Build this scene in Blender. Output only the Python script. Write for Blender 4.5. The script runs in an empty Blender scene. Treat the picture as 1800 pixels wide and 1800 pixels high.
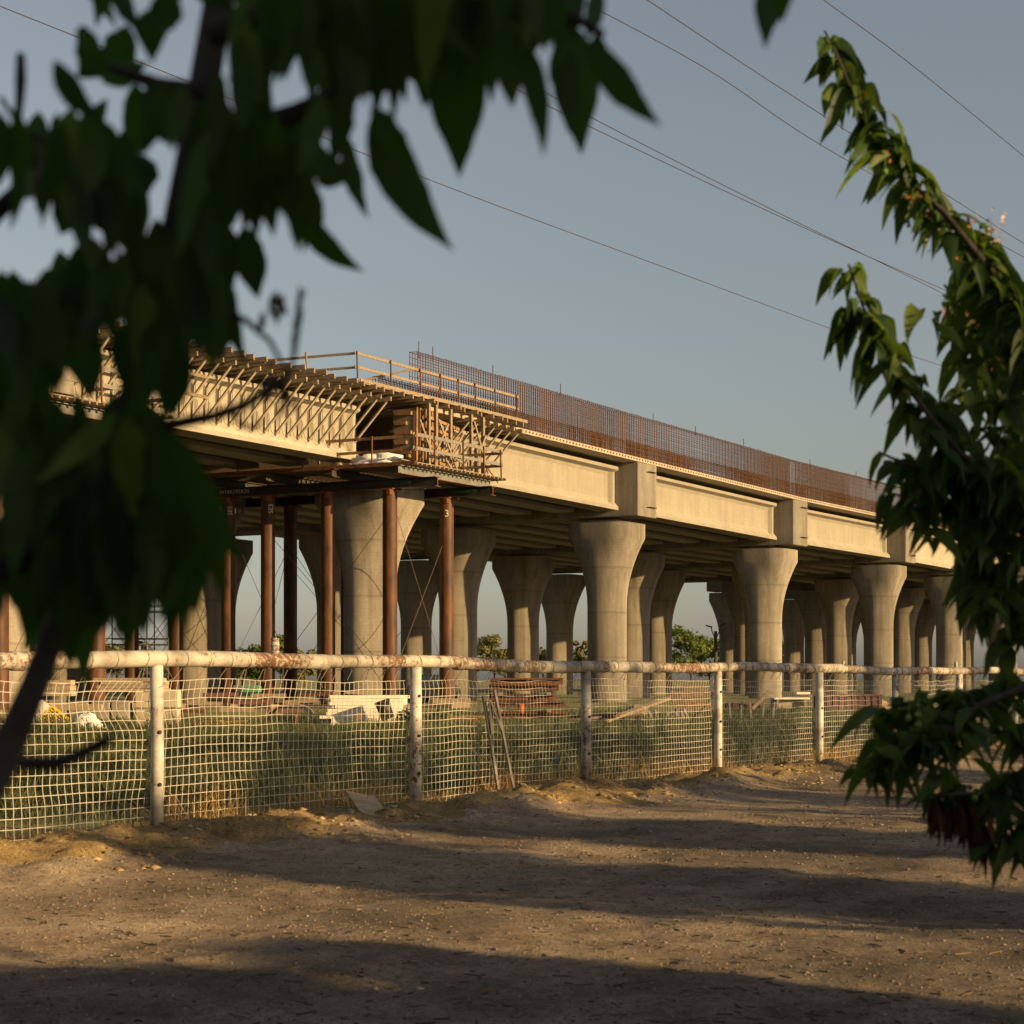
import bpy, math, random
import numpy as np
from mathutils import Vector, Matrix
random.seed(7); rng = np.random.default_rng(7)
scene = bpy.context.scene
R = math.radians
# ------------------------------------------------------------------ camera
FPX, CH, HOR = 2800.0, 1.2, 1195.0          # focal length in photo pixels, eye height, horizon row
cam = bpy.data.objects.new('camera', bpy.data.cameras.new('camera'))
scene.collection.objects.link(cam); scene.camera = cam
cam.data.sensor_width = 36; cam.data.lens = FPX/1800*36
cam.data.shift_y = (HOR-900)/1800
cam.location = (0, 0, CH); cam.rotation_euler = (R(90), 0, 0)
cam.data.clip_start = 0.05; cam.data.clip_end = 6000
cam.data.dof.use_dof = True; cam.data.dof.focus_distance = 45; cam.data.dof.aperture_fstop = 7.0
# ------------------------------------------------------------------ light
SAZ, SEL = 62.5, 13.0                        # sun azimuth from behind the camera towards the right, elevation
S = Vector((math.sin(R(SAZ))*math.cos(R(SEL)), -math.cos(R(SAZ))*math.cos(R(SEL)), math.sin(R(SEL))))
world = bpy.data.worlds.new('World'); scene.world = world; world.use_nodes = True
nt = world.node_tree; nt.nodes.clear()
sky = nt.nodes.new('ShaderNodeTexSky'); sky.sky_type = 'NISHITA'; sky.sun_disc = False
sky.sun_elevation = R(SEL); sky.sun_rotation = math.atan2(S.x, S.y)
sky.air_density = 1.3; sky.dust_density = 1.6; sky.ozone_density = 3.0
hs = nt.nodes.new('ShaderNodeHueSaturation'); hs.inputs['Saturation'].default_value = 0.62
bg = nt.nodes.new('ShaderNodeBackground'); bg.inputs['Strength'].default_value = 0.106
wo = nt.nodes.new('ShaderNodeOutputWorld')
tcw = nt.nodes.new('ShaderNodeTexCoord'); sep = nt.nodes.new('ShaderNodeSeparateXYZ'); nt.links.new(tcw.outputs['Generated'], sep.inputs[0])
rw = nt.nodes.new("ShaderNodeValToRGB")
for _e, (_p, _c) in zip(rw.color_ramp.elements, [(0,(.88,.87,.96)),(.1,(.68,.62,.57)),(.2,(.62,.53,.41)),(.28,(.62,.56,.40)),(.38,(.49,.49,.42)),(.75,(.17,.17,.15))]):
    _e.position = _p; _e.color = (*_c, 1)
nt.links.new(sep.outputs['Z'], rw.inputs[0])
mw = nt.nodes.new('ShaderNodeMix'); mw.data_type = 'RGBA'; mw.blend_type = 'MULTIPLY'; mw.inputs[0].default_value = 1
nt.links.new(sky.outputs[0], hs.inputs['Color']); nt.links.new(hs.outputs[0], mw.inputs[6]); nt.links.new(rw.outputs[0], mw.inputs[7]); nt.links.new(mw.outputs[2], bg.inputs[0]); nt.links.new(bg.outputs[0], wo.inputs[0])
sl = bpy.data.lights.new('sun', 'SUN'); sl.energy = 5.0; sl.angle = R(0.6); sl.color = (1.0, 0.695, 0.33)
sun = bpy.data.objects.new('sun', sl); scene.collection.objects.link(sun)
sun.rotation_euler = S.to_track_quat('Z', 'Y').to_euler()
scene.view_settings.view_transform = 'Standard'; scene.view_settings.look = 'None'
scene.view_settings.exposure = 0.99; scene.view_settings.gamma = 1.0
scene.cycles.max_bounces = 6; scene.cycles.transparent_max_bounces = 8

# ------------------------------------------------------------------ helpers
def P(px, py, D):
    return Vector(((px-900)/FPX*D, D, CH-(py-HOR)/FPX*D))
def tag(o, label=None, cat=None, group=None, kind=None):
    if label: o['label'] = label
    if cat: o['category'] = cat
    if group: o['group'] = group
    if kind: o['kind'] = kind
    return o
def link(o, parent=None):
    scene.collection.objects.link(o)
    if parent is not None: o.parent = parent
    return o
def thing(name, label, cat, loc=(0, 0, 0), group=None):
    o = bpy.data.objects.new(name, None); o.location = loc; o.empty_display_size = .2
    link(o); return tag(o, label, cat, group)
def copy_tree(o, parent=None):
    c = o.copy(); scene.collection.objects.link(c)
    if parent is not None: c.parent = parent
    for ch in list(o.children): copy_tree(ch, c)
    return c
class MB:
    def __init__(s): s.v = []; s.f = []
    def add(s, vs, fs):
        n = len(s.v); s.v += [tuple(x) for x in vs]; s.f += [tuple(n+i for i in f) for f in fs]
    def obox(s, c, X, Y, Z):      # centre and three half vectors
        c = Vector(c); vs = [c+a*X+b*Y+d*Z for d in (-1, 1) for b in (-1, 1) for a in (-1, 1)]
        s.add(vs, [(0,2,3,1),(4,5,7,6),(0,1,5,4),(2,6,7,3),(0,4,6,2),(1,3,7,5)])
    def box(s, c, sx, sy, sz, rz=0, tilt=0):
        m = Matrix.Rotation(rz, 3, 'Z') @ Matrix.Rotation(tilt, 3, 'Y')
        s.obox(c, m@Vector((sx/2,0,0)), m@Vector((0,sy/2,0)), m@Vector((0,0,sz/2)))
    def beam(s, a, b, w, h, up=Vector((0,0,1))):
        a = Vector(a); b = Vector(b); d = (b-a); L = d.length; d.normalize()
        side = d.cross(up)
        if side.length < 1e-4: side = d.cross(Vector((1,0,0)))
        side.normalize(); u2 = side.cross(d).normalized()
        s.obox((a+b)/2, d*(L/2), side*(w/2), u2*(h/2))
    def tube(s, path, rad, n=8, caps=True):
        path = [Vector(p) for p in path]
        if not hasattr(rad, '__len__'): rad = [rad]*len(path)
        base = len(s.v); prev = None
        for i, p in enumerate(path):
            d = (path[min(i+1, len(path)-1)]-path[max(i-1, 0)]).normalized()
            if prev is None:
                a = d.cross(Vector((0,0,1)))
                if a.length < .05: a = d.cross(Vector((1,0,0)))
            else: a = prev - d*prev.dot(d)
            a.normalize(); prev = a; b = d.cross(a)
            for k in range(n):
                t = 2*math.pi*k/n; s.v.append(tuple(p+(a*math.cos(t)+b*math.sin(t))*rad[i]))
        for i in range(len(path)-1):
            for k in range(n):
                q = base+i*n; s.f.append((q+k, q+(k+1)%n, q+n+(k+1)%n, q+n+k))
        if caps:
            s.f.append(tuple(base+k for k in range(n))[::-1]); q = base+(len(path)-1)*n
            s.f.append(tuple(q+k for k in range(n)))
    def rings(s, rings, cap=True):
        base = len(s.v); n = len(rings[0])
        for r in rings: s.v += [tuple(p) for p in r]
        for i in range(len(rings)-1):
            for k in range(n):
                q = base+i*n; s.f.append((q+k, q+(k+1)%n, q+n+(k+1)%n, q+n+k))
        if cap:
            s.f.append(tuple(base+k for k in range(n))[::-1]); q = base+(len(rings)-1)*n
            s.f.append(tuple(q+k for k in range(n)))
    def ibeam(s, a, b, w, h, tf=.03, tw=.02):
        a = Vector(a); b = Vector(b); up = Vector((0,0,1))
        s.beam(a+up*(h/2-tf/2), b+up*(h/2-tf/2), w, tf); s.beam(a-up*(h/2-tf/2), b-up*(h/2-tf/2), w, tf)
        s.beam(a, b, tw, h-2*tf)
    def mesh(s, name, mat, smooth=False):
        me = bpy.data.meshes.new(name); me.from_pydata(s.v, [], s.f); me.materials.append(mat)
        if smooth: me.polygons.foreach_set('use_smooth', [True]*len(me.polygons))
        me.update(); return me
    def build(s, name, mat, parent=None, smooth=False, bevel=0):
        o = link(bpy.data.objects.new(name, s.mesh(name, mat, smooth)), parent)
        if bevel:
            m = o.modifiers.new('bevel', 'BEVEL'); m.width = bevel; m.segments = 2; m.limit_method = 'ANGLE'
        return o
def np_mesh(name, V, F, mat, parent=None, smooth=False):
    me = bpy.data.meshes.new(name); V = np.asarray(V, np.float32); F = np.asarray(F, np.int32)
    k = F.shape[1]; me.vertices.add(len(V)); me.vertices.foreach_set('co', V.ravel())
    me.loops.add(F.size); me.loops.foreach_set('vertex_index', F.ravel())
    me.polygons.add(len(F)); me.polygons.foreach_set('loop_start', np.arange(0, F.size, k, dtype=np.int32))
    me.polygons.foreach_set('loop_total', np.full(len(F), k, np.int32))
    if smooth: me.polygons.foreach_set('use_smooth', np.ones(len(F), bool))
    me.materials.append(mat); me.update(calc_edges=True); me.validate()
    return link(bpy.data.objects.new(name, me), parent)
def np_strands(paths, A, B, r):
    """square strands: paths (P,K,3), A and B the two cross axes"""
    Pn, K, _ = paths.shape; A = np.asarray(A)*r; B = np.asarray(B)*r
    offs = np.stack([A+B, -A+B, -A-B, A-B])
    V = (paths[:, :, None, :]+offs[None, None]).reshape(-1, 3)
    p = np.arange(Pn)[:, None, None]; k = np.arange(K-1)[None, :, None]; c = np.arange(4)[None, None, :]
    b = (p*K+k)*4
    F = np.stack([b+c, b+(c+1) % 4, b+4+(c+1) % 4, b+4+c], -1).reshape(-1, 4)
    return V, F
class NB:
    def __init__(s): s.V = []; s.F = []; s.n = 0
    def add(s, V, F): s.V.append(np.asarray(V)); s.F.append(np.asarray(F)+s.n); s.n += len(V)
    def build(s, name, mat, parent=None, smooth=False): return np_mesh(name, np.concatenate(s.V), np.concatenate(s.F), mat, parent, smooth)
def vnoise(x, y, seed=0):
    """smooth value noise, numpy"""
    x = np.asarray(x, float); y = np.asarray(y, float)
    xi = np.floor(x).astype(np.int64); yi = np.floor(y).astype(np.int64); xf = x-xi; yf = y-yi
    def h(a, b):
        n = (a*374761393+b*668265263+seed*2147483647) & 0xffffffff
        n = ((n ^ (n >> 13))*1274126177) & 0xffffffff
        return ((n ^ (n >> 16)) & 0xffff)/65535.0
    sx = xf*xf*(3-2*xf); sy = yf*yf*(3-2*yf)
    return (h(xi, yi)*(1-sx)+h(xi+1, yi)*sx)*(1-sy)+(h(xi, yi+1)*(1-sx)+h(xi+1, yi+1)*sx)*sy

# ------------------------------------------------------------------ materials
def new_mat(name):
    m = bpy.data.materials.new(name); m.use_nodes = True; n = m.node_tree
    return m, n, n.nodes['Principled BSDF']
def noise(n, scale, detail=4, rough=.6, vec=None, dim='3D'):
    t = n.nodes.new('ShaderNodeTexNoise'); t.inputs['Scale'].default_value = scale
    t.inputs['Detail'].default_value = detail; t.inputs['Roughness'].default_value = rough
    if vec is not None: n.links.new(vec, t.inputs['Vector'])
    return t.outputs['Fac']
def ramp(n, fac, stops):
    r = n.nodes.new('ShaderNodeValToRGB'); e = r.color_ramp.elements
    while len(e) < len(stops): e.new(.5)
    for i, (p, c) in enumerate(stops):
        e[i].position = p; e[i].color = (*c, 1) if len(c) == 3 else c
    n.links.new(fac, r.inputs[0]); return r.outputs[0]
def mix(n, fac, a, b, mode='MIX'):
    m = n.nodes.new('ShaderNodeMix'); m.data_type = 'RGBA'; m.blend_type = mode
    for s, v in ((0, fac), (6, a), (7, b)):
        if hasattr(v, 'is_linked') or isinstance(v, bpy.types.NodeSocket): n.links.new(v, m.inputs[s])
        else: m.inputs[s].default_value = v if s == 0 else (*v, 1)
    return m.outputs[2]
def coords(n, scale=(1,1,1), rot=(0,0,0), kind='Object'):
    tc = n.nodes.new('ShaderNodeTexCoord'); mp = n.nodes.new('ShaderNodeMapping')
    mp.inputs['Scale'].default_value = scale; mp.inputs['Rotation'].default_value = rot
    n.links.new(tc.outputs[kind], mp.inputs[0]); return mp.outputs[0]
def bump(n, b, h, strength=.4, dist=.02):
    bp = n.nodes.new('ShaderNodeBump'); bp.inputs['Strength'].default_value = strength
    bp.inputs['Distance'].default_value = dist; n.links.new(h, bp.inputs['Height'])
    n.links.new(bp.outputs[0], b.inputs['Normal'])
def simple(name, c1, c2, scale=4, rough=.8, stretch=(1,1,1), rot=(0,0,0), bs=.3, bd=.01, metal=0, detail=6, lo=.35, hi=.65):
    m, n, b = new_mat(name); v = coords(n, stretch, rot)
    f = noise(n, scale, detail, .65, v)
    n.links.new(ramp(n, f, [(lo, c1), (hi, c2)]), b.inputs['Base Color'])
    b.inputs['Roughness'].default_value = rough; b.inputs['Metallic'].default_value = metal
    b.inputs['Specular IOR Level'].default_value = .3; b.inputs['Diffuse Roughness'].default_value = rough
    bump(n, b, f, bs, bd); return m
def concrete(name, c1, c2, ring=0, streak=.55):
    m, n, b = new_mat(name); v = coords(n)
    b.inputs['Diffuse Roughness'].default_value = 1
    f = noise(n, .45, 8, .7, v)
    col = ramp(n, f, [(.3, c1), (.7, c2)])
    fine = noise(n, 9, 5, .7, v)
    col = mix(n, .5, col, ramp(n, fine, [(.25, (.55,.55,.55)), (.75, (1,1,1))]), 'MULTIPLY')
    if streak:
        s = noise(n, 1.0, 6, .75, coords(n, (2.2, 2.2, .12)))
        col = mix(n, streak, col, ramp(n, s, [(.36, (.42,.38,.33)), (.58, (1,1,1))]), 'MULTIPLY')
        sp = noise(n, 26, 2, .5, v)
        col = mix(n, .6, col, ramp(n, sp, [(.26, (.35,.3,.25)), (.33, (1,1,1))]), 'MULTIPLY')
    h = fine
    if ring:
        w = n.nodes.new('ShaderNodeTexWave'); w.bands_direction = 'Z'; w.inputs['Scale'].default_value = ring
        w.inputs['Distortion'].default_value = .6; w.inputs['Detail'].default_value = 2
        n.links.new(v, w.inputs['Vector'])
        col = mix(n, .22, col, ramp(n, w.outputs['Fac'], [(.0, (.72,.7,.68)), (.25, (1,1,1))]), 'MULTIPLY')
        w2 = n.nodes.new('ShaderNodeTexWave'); w2.bands_direction = 'Z'; w2.inputs['Scale'].default_value = .13
        n.links.new(v, w2.inputs['Vector'])
        col = mix(n, .5, col, ramp(n, w2.outputs['Fac'], [(.0, (.6,.56,.5)), (.012, (1,1,1))]), 'MULTIPLY')
    oi = n.nodes.new('ShaderNodeObjectInfo')
    col = mix(n, 1.0, col, ramp(n, oi.outputs['Random'], [(0, (.82,.81,.80)), (1, (1.06,1.05,1.03))]), 'MULTIPLY')
    n.links.new(col, b.inputs['Base Color']); b.inputs['Roughness'].default_value = .85
    b.inputs['Specular IOR Level'].default_value = .25
    bump(n, b, h, .25, .02); return m
def leaf_mat(name, dark, light, trans, tf=.35, rough=.45):
    m, n, b = new_mat(name)
    g = n.nodes.new('ShaderNodeNewGeometry')
    c = ramp(n, g.outputs['Random Per Island'], [(0, dark), (.86, light), (.97, tuple(min(.9, x*q) for x, q in zip(light, (2.4, 1.9, 1.5) if tf > .31 else (1.5, 1.35, 1.2) if tf > 0 else (1.2, 1.2, 1.2))))])
    c = mix(n, .6, c, ramp(n, noise(n, 60, 3, .6, coords(n)), [(.3, (.6,.6,.6)), (.7, (1.15,1.15,1.15))]), 'MULTIPLY')
    n.links.new(c, b.inputs['Base Color']); b.inputs['Roughness'].default_value = rough
    b.inputs['Specular IOR Level'].default_value = .18
    t = n.nodes.new('ShaderNodeBsdfTranslucent'); t.inputs[0].default_value = (*trans, 1)
    ms = n.nodes.new('ShaderNodeMixShader'); ms.inputs[0].default_value = tf
    out = n.nodes['Material Output']
    n.links.new(b.outputs[0], ms.inputs[1]); n.links.new(t.outputs[0], ms.inputs[2]); n.links.new(ms.outputs[0], out.inputs[0])
    return m
def painted_rust(name, paint, rustlo=.56, scale=9):
    m, n, b = new_mat(name); v = coords(n)
    f = noise(n, scale, 10, .78, v); big = noise(n, 1.1, 3, .5, v)
    mm = n.nodes.new('ShaderNodeMath'); mm.operation = 'MULTIPLY_ADD'; mm.inputs[1].default_value = .55; mm.inputs[2].default_value = -.27
    n.links.new(big, mm.inputs[0]); ad = n.nodes.new('ShaderNodeMath'); ad.operation = 'ADD'
    n.links.new(f, ad.inputs[0]); n.links.new(mm.outputs[0], ad.inputs[1])
    rust = ramp(n, noise(n, 30, 5, .7, v), [(.3, (.07,.028,.012)), (.7, (.24,.11,.04))])
    paintc = ramp(n, noise(n, 3, 4, .6, v), [(.3, tuple(x*.72 for x in paint)), (.7, paint)])
    col = mix(n, ramp(n, ad.outputs[0], [(rustlo, (0,0,0)), (rustlo+.05, (1,1,1))]), paintc, rust)
    col = mix(n, .9, col, ramp(n, noise(n, 1.7, 6, .7, v), [(.38, (.38,.33,.28)), (.56, (1,1,1))]), 'MULTIPLY')  # dark patches along the pipe: dirt, with shading put into the colour
    n.links.new(col, b.inputs['Base Color']); b.inputs['Roughness'].default_value = .65
    bump(n, b, f, .3, .004); return m
M = {}
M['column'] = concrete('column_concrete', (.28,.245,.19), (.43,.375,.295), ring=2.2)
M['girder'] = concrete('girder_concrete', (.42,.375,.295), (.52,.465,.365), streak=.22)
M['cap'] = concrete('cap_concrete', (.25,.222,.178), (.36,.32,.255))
M['slab'] = concrete('slab_concrete', (.42,.37,.285), (.52,.46,.36), streak=.3)
M['rebar'] = simple('rebar_rust', (.06,.027,.011), (.14,.062,.026), 8, .8, bs=0)
M['tube'] = simple('pipe_rust', (.038,.014,.005), (.125,.046,.013), 3.2, .6, (1,1,.25), bs=.1)
M['steel'] = simple('beam_steel', (.022,.020,.017), (.06,.045,.03), 3, .5, bs=.1)
M['steel_grey'] = simple('beam_grey', (.12,.115,.10), (.20,.19,.17), 3, .5, bs=.1)
M['rust_edge'] = simple('rust_orange', (.11,.038,.013), (.21,.08,.03), 6, .8, bs=.1)
M['wood'] = simple('timber_weathered', (.15,.10,.062), (.30,.215,.135), 5, .85, (1.5,1.5,6), bs=.2)
M['wood_pale'] = simple('timber_pale', (.22,.16,.097), (.36,.275,.18), 5, .85, (3,3,1), bs=.2)
M['wood_orange'] = simple('timber_formwork', (.20,.105,.04), (.36,.205,.085), 3, .8, (2,2,1), bs=.2)
M['wood_grey'] = simple('timber_grey', (.17,.145,.115), (.30,.265,.22), 6, .9, (3,3,1), bs=.3)
M['ply'] = simple('plywood', (.30,.22,.13), (.44,.33,.20), 2, .8, (1,1,1), bs=.1)
M['strut'] = simple('bracket_tube', (.26,.21,.14), (.36,.295,.205), 4, .6, bs=.05)
M['brack'] = simple('bracket_steel', (.13,.10,.065), (.34,.27,.17), 16, .6, bs=.05, detail=1, lo=.44, hi=.5)
M['wire'] = simple('steel_wire', (.08,.055,.035), (.14,.10,.07), 3, .6, bs=0)
M['cable'] = simple('power_cable', (.035,.022,.018), (.05,.032,.025), 3, .6, bs=0)
M['paint'] = painted_rust('white_paint_rust', (.56,.52,.45), .58, 16)
M['railpaint'] = painted_rust('rail_paint_rust', (.46,.41,.33), .52, 26)
M['net'] = simple('net_plastic', (.46,.41,.34), (.60,.55,.47), 3, .7, bs=0)
M['string'] = simple('string', (.20,.16,.11), (.34,.28,.2), 8, .9, bs=0)
M['white'] = simple('white_board', (.68,.61,.48), (.78,.72,.60), 1.5, .7, bs=.1)
M['block'] = simple('block_tan', (.36,.29,.19), (.46,.385,.27), 3, .9, bs=.3)
M['tarp'] = simple('tarp_white', (.58,.56,.52), (.78,.76,.72), 3, .5, bs=.2)
M['black'] = simple('black_plastic', (.012,.011,.01), (.03,.028,.025), 4, .5, bs=.1)
M['yellow'] = simple('sign_yellow', (.72,.43,.01), (.80,.50,.02), 2, .5, bs=0)
M['ink'] = simple('ink_black', (.01,.01,.01), (.02,.02,.02), 2, .6, bs=0)
M['chalk'] = simple('chalk_mark', (.55,.50,.42), (.75,.70,.6), 12, .9, bs=0)
M['greenmark'] = simple('green_mark', (.02,.10,.07), (.03,.16,.11), 12, .9, bs=0)
M['orange'] = simple('orange_plastic', (.38,.075,.012), (.48,.11,.02), 2, .5, bs=0)
M['green'] = simple('green_plastic', (.03,.20,.09), (.05,.27,.13), 2, .5, bs=0)
M['soil'] = simple('soil_heap', (.26,.17,.09), (.40,.28,.16), 4, .95, bs=.6, bd=.05)
M['redbrown'] = simple('red_brown_box', (.09,.032,.022), (.15,.055,.04), 3, .8, bs=.2)
M['redlumber'] = simple('red_lumber', (.14,.075,.045), (.27,.16,.10), 6, .85, bs=.2)
M['carbody'] = simple('car_paint', (.05,.055,.06), (.07,.075,.08), 1, .4, bs=0, metal=.3)
M['glass'] = simple('car_glass', (.03,.045,.07), (.04,.06,.09), 1, .08, bs=0)
M['tyre'] = simple('tyre', (.012,.012,.012), (.02,.02,.02), 5, .9, bs=.1)
M['bark'] = simple('bark', (.03,.024,.02), (.085,.068,.055), 22, .9, (1,1,.5), bs=.6, bd=.003)
M['bark_far'] = simple('bark_far', (.06,.045,.03), (.13,.10,.07), 6, .9, bs=.3)
M['twig_dark'] = simple('dark_twig', (.02,.014,.012), (.05,.035,.03), 20, .9, bs=.3, bd=.002)
M['leafL'] = leaf_mat('cherry_leaf_near', (.006,.026,.005), (.042,.088,.013), (.07,.18,.014), .34, .65)
M['leafR'] = leaf_mat('cherry_leaf', (.009,.030,.007), (.040,.074,.013), (.15,.24,.022), .32, .5)
M['dead'] = leaf_mat('withered_leaf', (.03,.010,.004), (.075,.030,.012), (.08,.03,.01), .15, .8)
M['blossom'] = leaf_mat('blossom', (.26,.20,.18), (.40,.33,.29), (.3,.25,.22), .3, .8)
M['spur'] = leaf_mat('bud_scale', (.20,.075,.02), (.30,.13,.04), (.25,.12,.03), .2, .7)
M['cherry'] = simple('unripe_cherry', (.10,.20,.02), (.16,.28,.03), 3, .35, bs=0)
M['tree_far'] = leaf_mat('far_foliage', (.05,.075,.018), (.15,.18,.04), (.22,.26,.05), .3, .8)
M['tree_far2'] = leaf_mat('far_foliage_olive', (.08,.085,.03), (.20,.18,.06), (.16,.16,.03), .25, .8)
M['palm'] = leaf_mat('palm_frond', (.06,.08,.012), (.20,.20,.03), (.2,.2,.03), .25, .7)
M['grass'] = leaf_mat('green_grass', (.030,.044,.018), (.125,.132,.052), (.11,.13,.04), .3, .8)
M['drygrass'] = leaf_mat('dry_grass', (.17,.10,.03), (.40,.26,.09), (.35,.2,.06), .25, .9)
M['stone'] = leaf_mat('stones', (.08,.06,.042), (.27,.21,.15), (.1,.1,.1), .0, .9)
M['clod'] = leaf_mat('clods', (.16,.105,.05), (.34,.24,.12), (.1,.1,.1), .0, .95)
M['litter'] = leaf_mat('litter', (.03,.022,.014), (.18,.125,.07), (.1,.1,.1), .0, .9)
M['galv'] = simple('scaffold_steel', (.06,.06,.06), (.13,.125,.12), 3, .5, bs=0)

def ground_mat(name, road):
    m, n, b = new_mat(name); v = coords(n)
    big = noise(n, .35, 5, .6, v); mid = noise(n, 2.2, 8, .75, v); fine = noise(n, 22, 6, .8, v); gr = noise(n, 75, 3, .7, v)
    if road:
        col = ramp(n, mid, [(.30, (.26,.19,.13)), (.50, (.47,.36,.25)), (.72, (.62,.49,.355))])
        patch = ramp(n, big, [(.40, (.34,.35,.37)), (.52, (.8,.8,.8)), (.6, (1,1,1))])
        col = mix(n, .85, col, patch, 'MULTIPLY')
    else:
        col = ramp(n, mid, [(.30, (.15,.10,.045)), (.50, (.40,.275,.12)), (.72, (.55,.41,.22))])
    col = mix(n, .8, col, ramp(n, fine, [(.32, (.28,.27,.26)), (.47, (.9,.9,.9)), (.70, (1.3,1.27,1.22))]), 'MULTIPLY')
    col = mix(n, .6, col, ramp(n, gr, [(.34, (.35,.35,.35)), (.56, (1.15,1.15,1.15))]), 'MULTIPLY')
    n.links.new(col, b.inputs['Base Color']); b.inputs['Roughness'].default_value = .95; b.inputs['Specular IOR Level'].default_value = .15; b.inputs['Diffuse Roughness'].default_value = 1
    ad = n.nodes.new('ShaderNodeMath'); ad.operation = 'MULTIPLY_ADD'; ad.inputs[1].default_value = .45
    n.links.new(gr, ad.inputs[0]); n.links.new(fine, ad.inputs[2])
    bump(n, b, ad.outputs[0], 1.0, .05); return m
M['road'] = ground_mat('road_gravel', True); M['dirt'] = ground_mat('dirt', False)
# field ground: dark earth under grass far off
M['field'] = simple('field_ground', (.045,.05,.018), (.13,.12,.045), .6, .95, bs=.4, bd=.05)

# ------------------------------------------------------------------ terrain
UF = np.array([.566, .824]); NF = np.array([.824, -.566]); F0 = np.array([-2.723, 12.2])
def fence_dist(x, y): return (x-F0[0])*NF[0]+(y-F0[1])*NF[1]
def gh(x, y):
    fd = fence_dist(x, y); al = (x-F0[0])*UF[0]+(y-F0[1])*UF[1]
    n1 = vnoise(x*1.1, y*1.1, 3); n2 = vnoise(x*3.3, y*3.3, 5); n3 = vnoise(x*9, y*9, 8)
    wid = .75+.45*(vnoise(al*.5, al*0, 9)-.5)
    berm = np.exp(-((fd-.75)/wid)**2)*(.05+.15*vnoise(al*.9, fd*.8, 11)+.12*(n2-.4)+.08*(n3-.5)+.02*(vnoise(x*21, y*21, 15)-.5))
    rut = np.exp(-((fd-3.4)/.28)**2)+np.exp(-((fd-5.1)/.28)**2)
    n4 = vnoise(x*21, y*21, 15)
    road = np.clip((fd-1.3)/2, 0, 1)*(-.02-.018*rut+.035*(n1-.5)+.018*(n2-.5)+.012*(n3-.5)+.007*(n4-.5)+.03*(vnoise(x*.35, y*.5, 21)-.5))
    field = np.clip(-fd/3, 0, 1)*(.10*(vnoise(x*.25, y*.25, 13)-.5)+.05*(n1-.5)-.03)
    return berm+road+field
def ghs(x, y): return float(gh(np.array([x]), np.array([y]))[0])
def axis(lo, hi, dl, dh, step, far):
    a = list(np.arange(dl, dh, step)); s = step; x = dh
    while x < far: a.append(x); s *= 1.18; x += s
    a.append(far); s = step; x = dl-step
    while x > -far: a.insert(0, x); s *= 1.18; x -= s
    a.insert(0, -far); return np.array(a)
xs = axis(0, 0, -7, 14, .055, 3000); ys = axis(0, 0, 4.6, 27, .055, 3000)
GX, GY = np.meshgrid(xs, ys); GZ = gh(GX, GY)
far_f = np.clip(1-(np.hypot(GX, GY)-60)/60, 0, 1); GZ = GZ*far_f
nx, ny = len(xs), len(ys); V = np.stack([GX, GY, GZ], -1).reshape(-1, 3)
ii = np.arange(nx*ny).reshape(ny, nx)
F = np.stack([ii[:-1, :-1], ii[:-1, 1:], ii[1:, 1:], ii[1:, :-1]], -1).reshape(-1, 4)
cx = V[F].mean(1); fd = fence_dist(cx[:, 0], cx[:, 1])
edge = 1.25+.6*(vnoise(cx[:, 0]*.6, cx[:, 1]*.6, 31)-.5)+.35*(vnoise(cx[:, 0]*3, cx[:, 1]*3, 33)-.5)
lo = -1.0+.8*(vnoise(cx[:, 0]*.9, cx[:, 1]*.9, 35)-.5)
def sub(name, mask, mat, label):
    f = F[mask]; u, inv = np.unique(f, return_inverse=True)
    o = np_mesh(name, V[u], inv.reshape(-1, 4), mat, None, True); tag(o, label, name.replace('_', ' '), None, 'structure'); return o
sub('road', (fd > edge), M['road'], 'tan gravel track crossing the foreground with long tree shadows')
sub('dirt_bank', (fd <= edge) & (fd > lo), M['dirt'], 'low ochre bank of loose earth along the fence foot')
sub('field', fd <= lo, M['field'], 'open field ground under the grass and the viaduct')

def rock_mesh(pts, sizes, name, mat, label, cat, flat=.42):
    base = np.array([(1,0,0),(-1,0,0),(0,1,0),(0,-1,0),(0,0,1),(0,0,-1)], float)
    tri = np.array([(0,2,4),(2,1,4),(1,3,4),(3,0,4),(2,0,5),(1,2,5),(3,1,5),(0,3,5)])
    n = len(pts); j = 1+.7*(rng.random((n, 6, 3))-.5)
    ang = rng.random(n)*6.28; ca, sa = np.cos(ang), np.sin(ang)
    B = base[None]*j; B[:, :, 2] *= flat
    X = B[:, :, 0]*ca[:, None]-B[:, :, 1]*sa[:, None]; Y = B[:, :, 0]*sa[:, None]+B[:, :, 1]*ca[:, None]
    B = np.stack([X, Y, B[:, :, 2]], -1)*sizes[:, None, None]
    Vv = (B+pts[:, None]).reshape(-1, 3); Ff = (tri[None]+6*np.arange(n)[:, None, None]).reshape(-1, 3)
    return tag(np_mesh(name, Vv, Ff, mat, None, True), label, cat, None, 'stuff')
def road_pts(n, ymax=24):
    y = 5.0+rng.random(n)**1.7*(ymax-5.0); x = (rng.random(n)*2-1)*.36*y
    k = fence_dist(x, y) > .15; x, y = x[k], y[k]; return np.stack([x, y, gh(x, y)], -1)
p = road_pts(60000); dens = vnoise(p[:, 0]*.8, p[:, 1]*.8, 41); p = p[(dens+.5*rng.random(len(p))) > .55]
sz = (.0022+.011*rng.random(len(p))**5)*np.clip(p[:, 1]/8, .8, 2); big = rng.random(len(p)) < .004; sz[big] = .010+.016*rng.random(big.sum()); rock_mesh(p+np.array([0,0,.001]), sz, 'gravel', M['stone'], 'small loose stones strewn over the gravel track', 'gravel')
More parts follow.
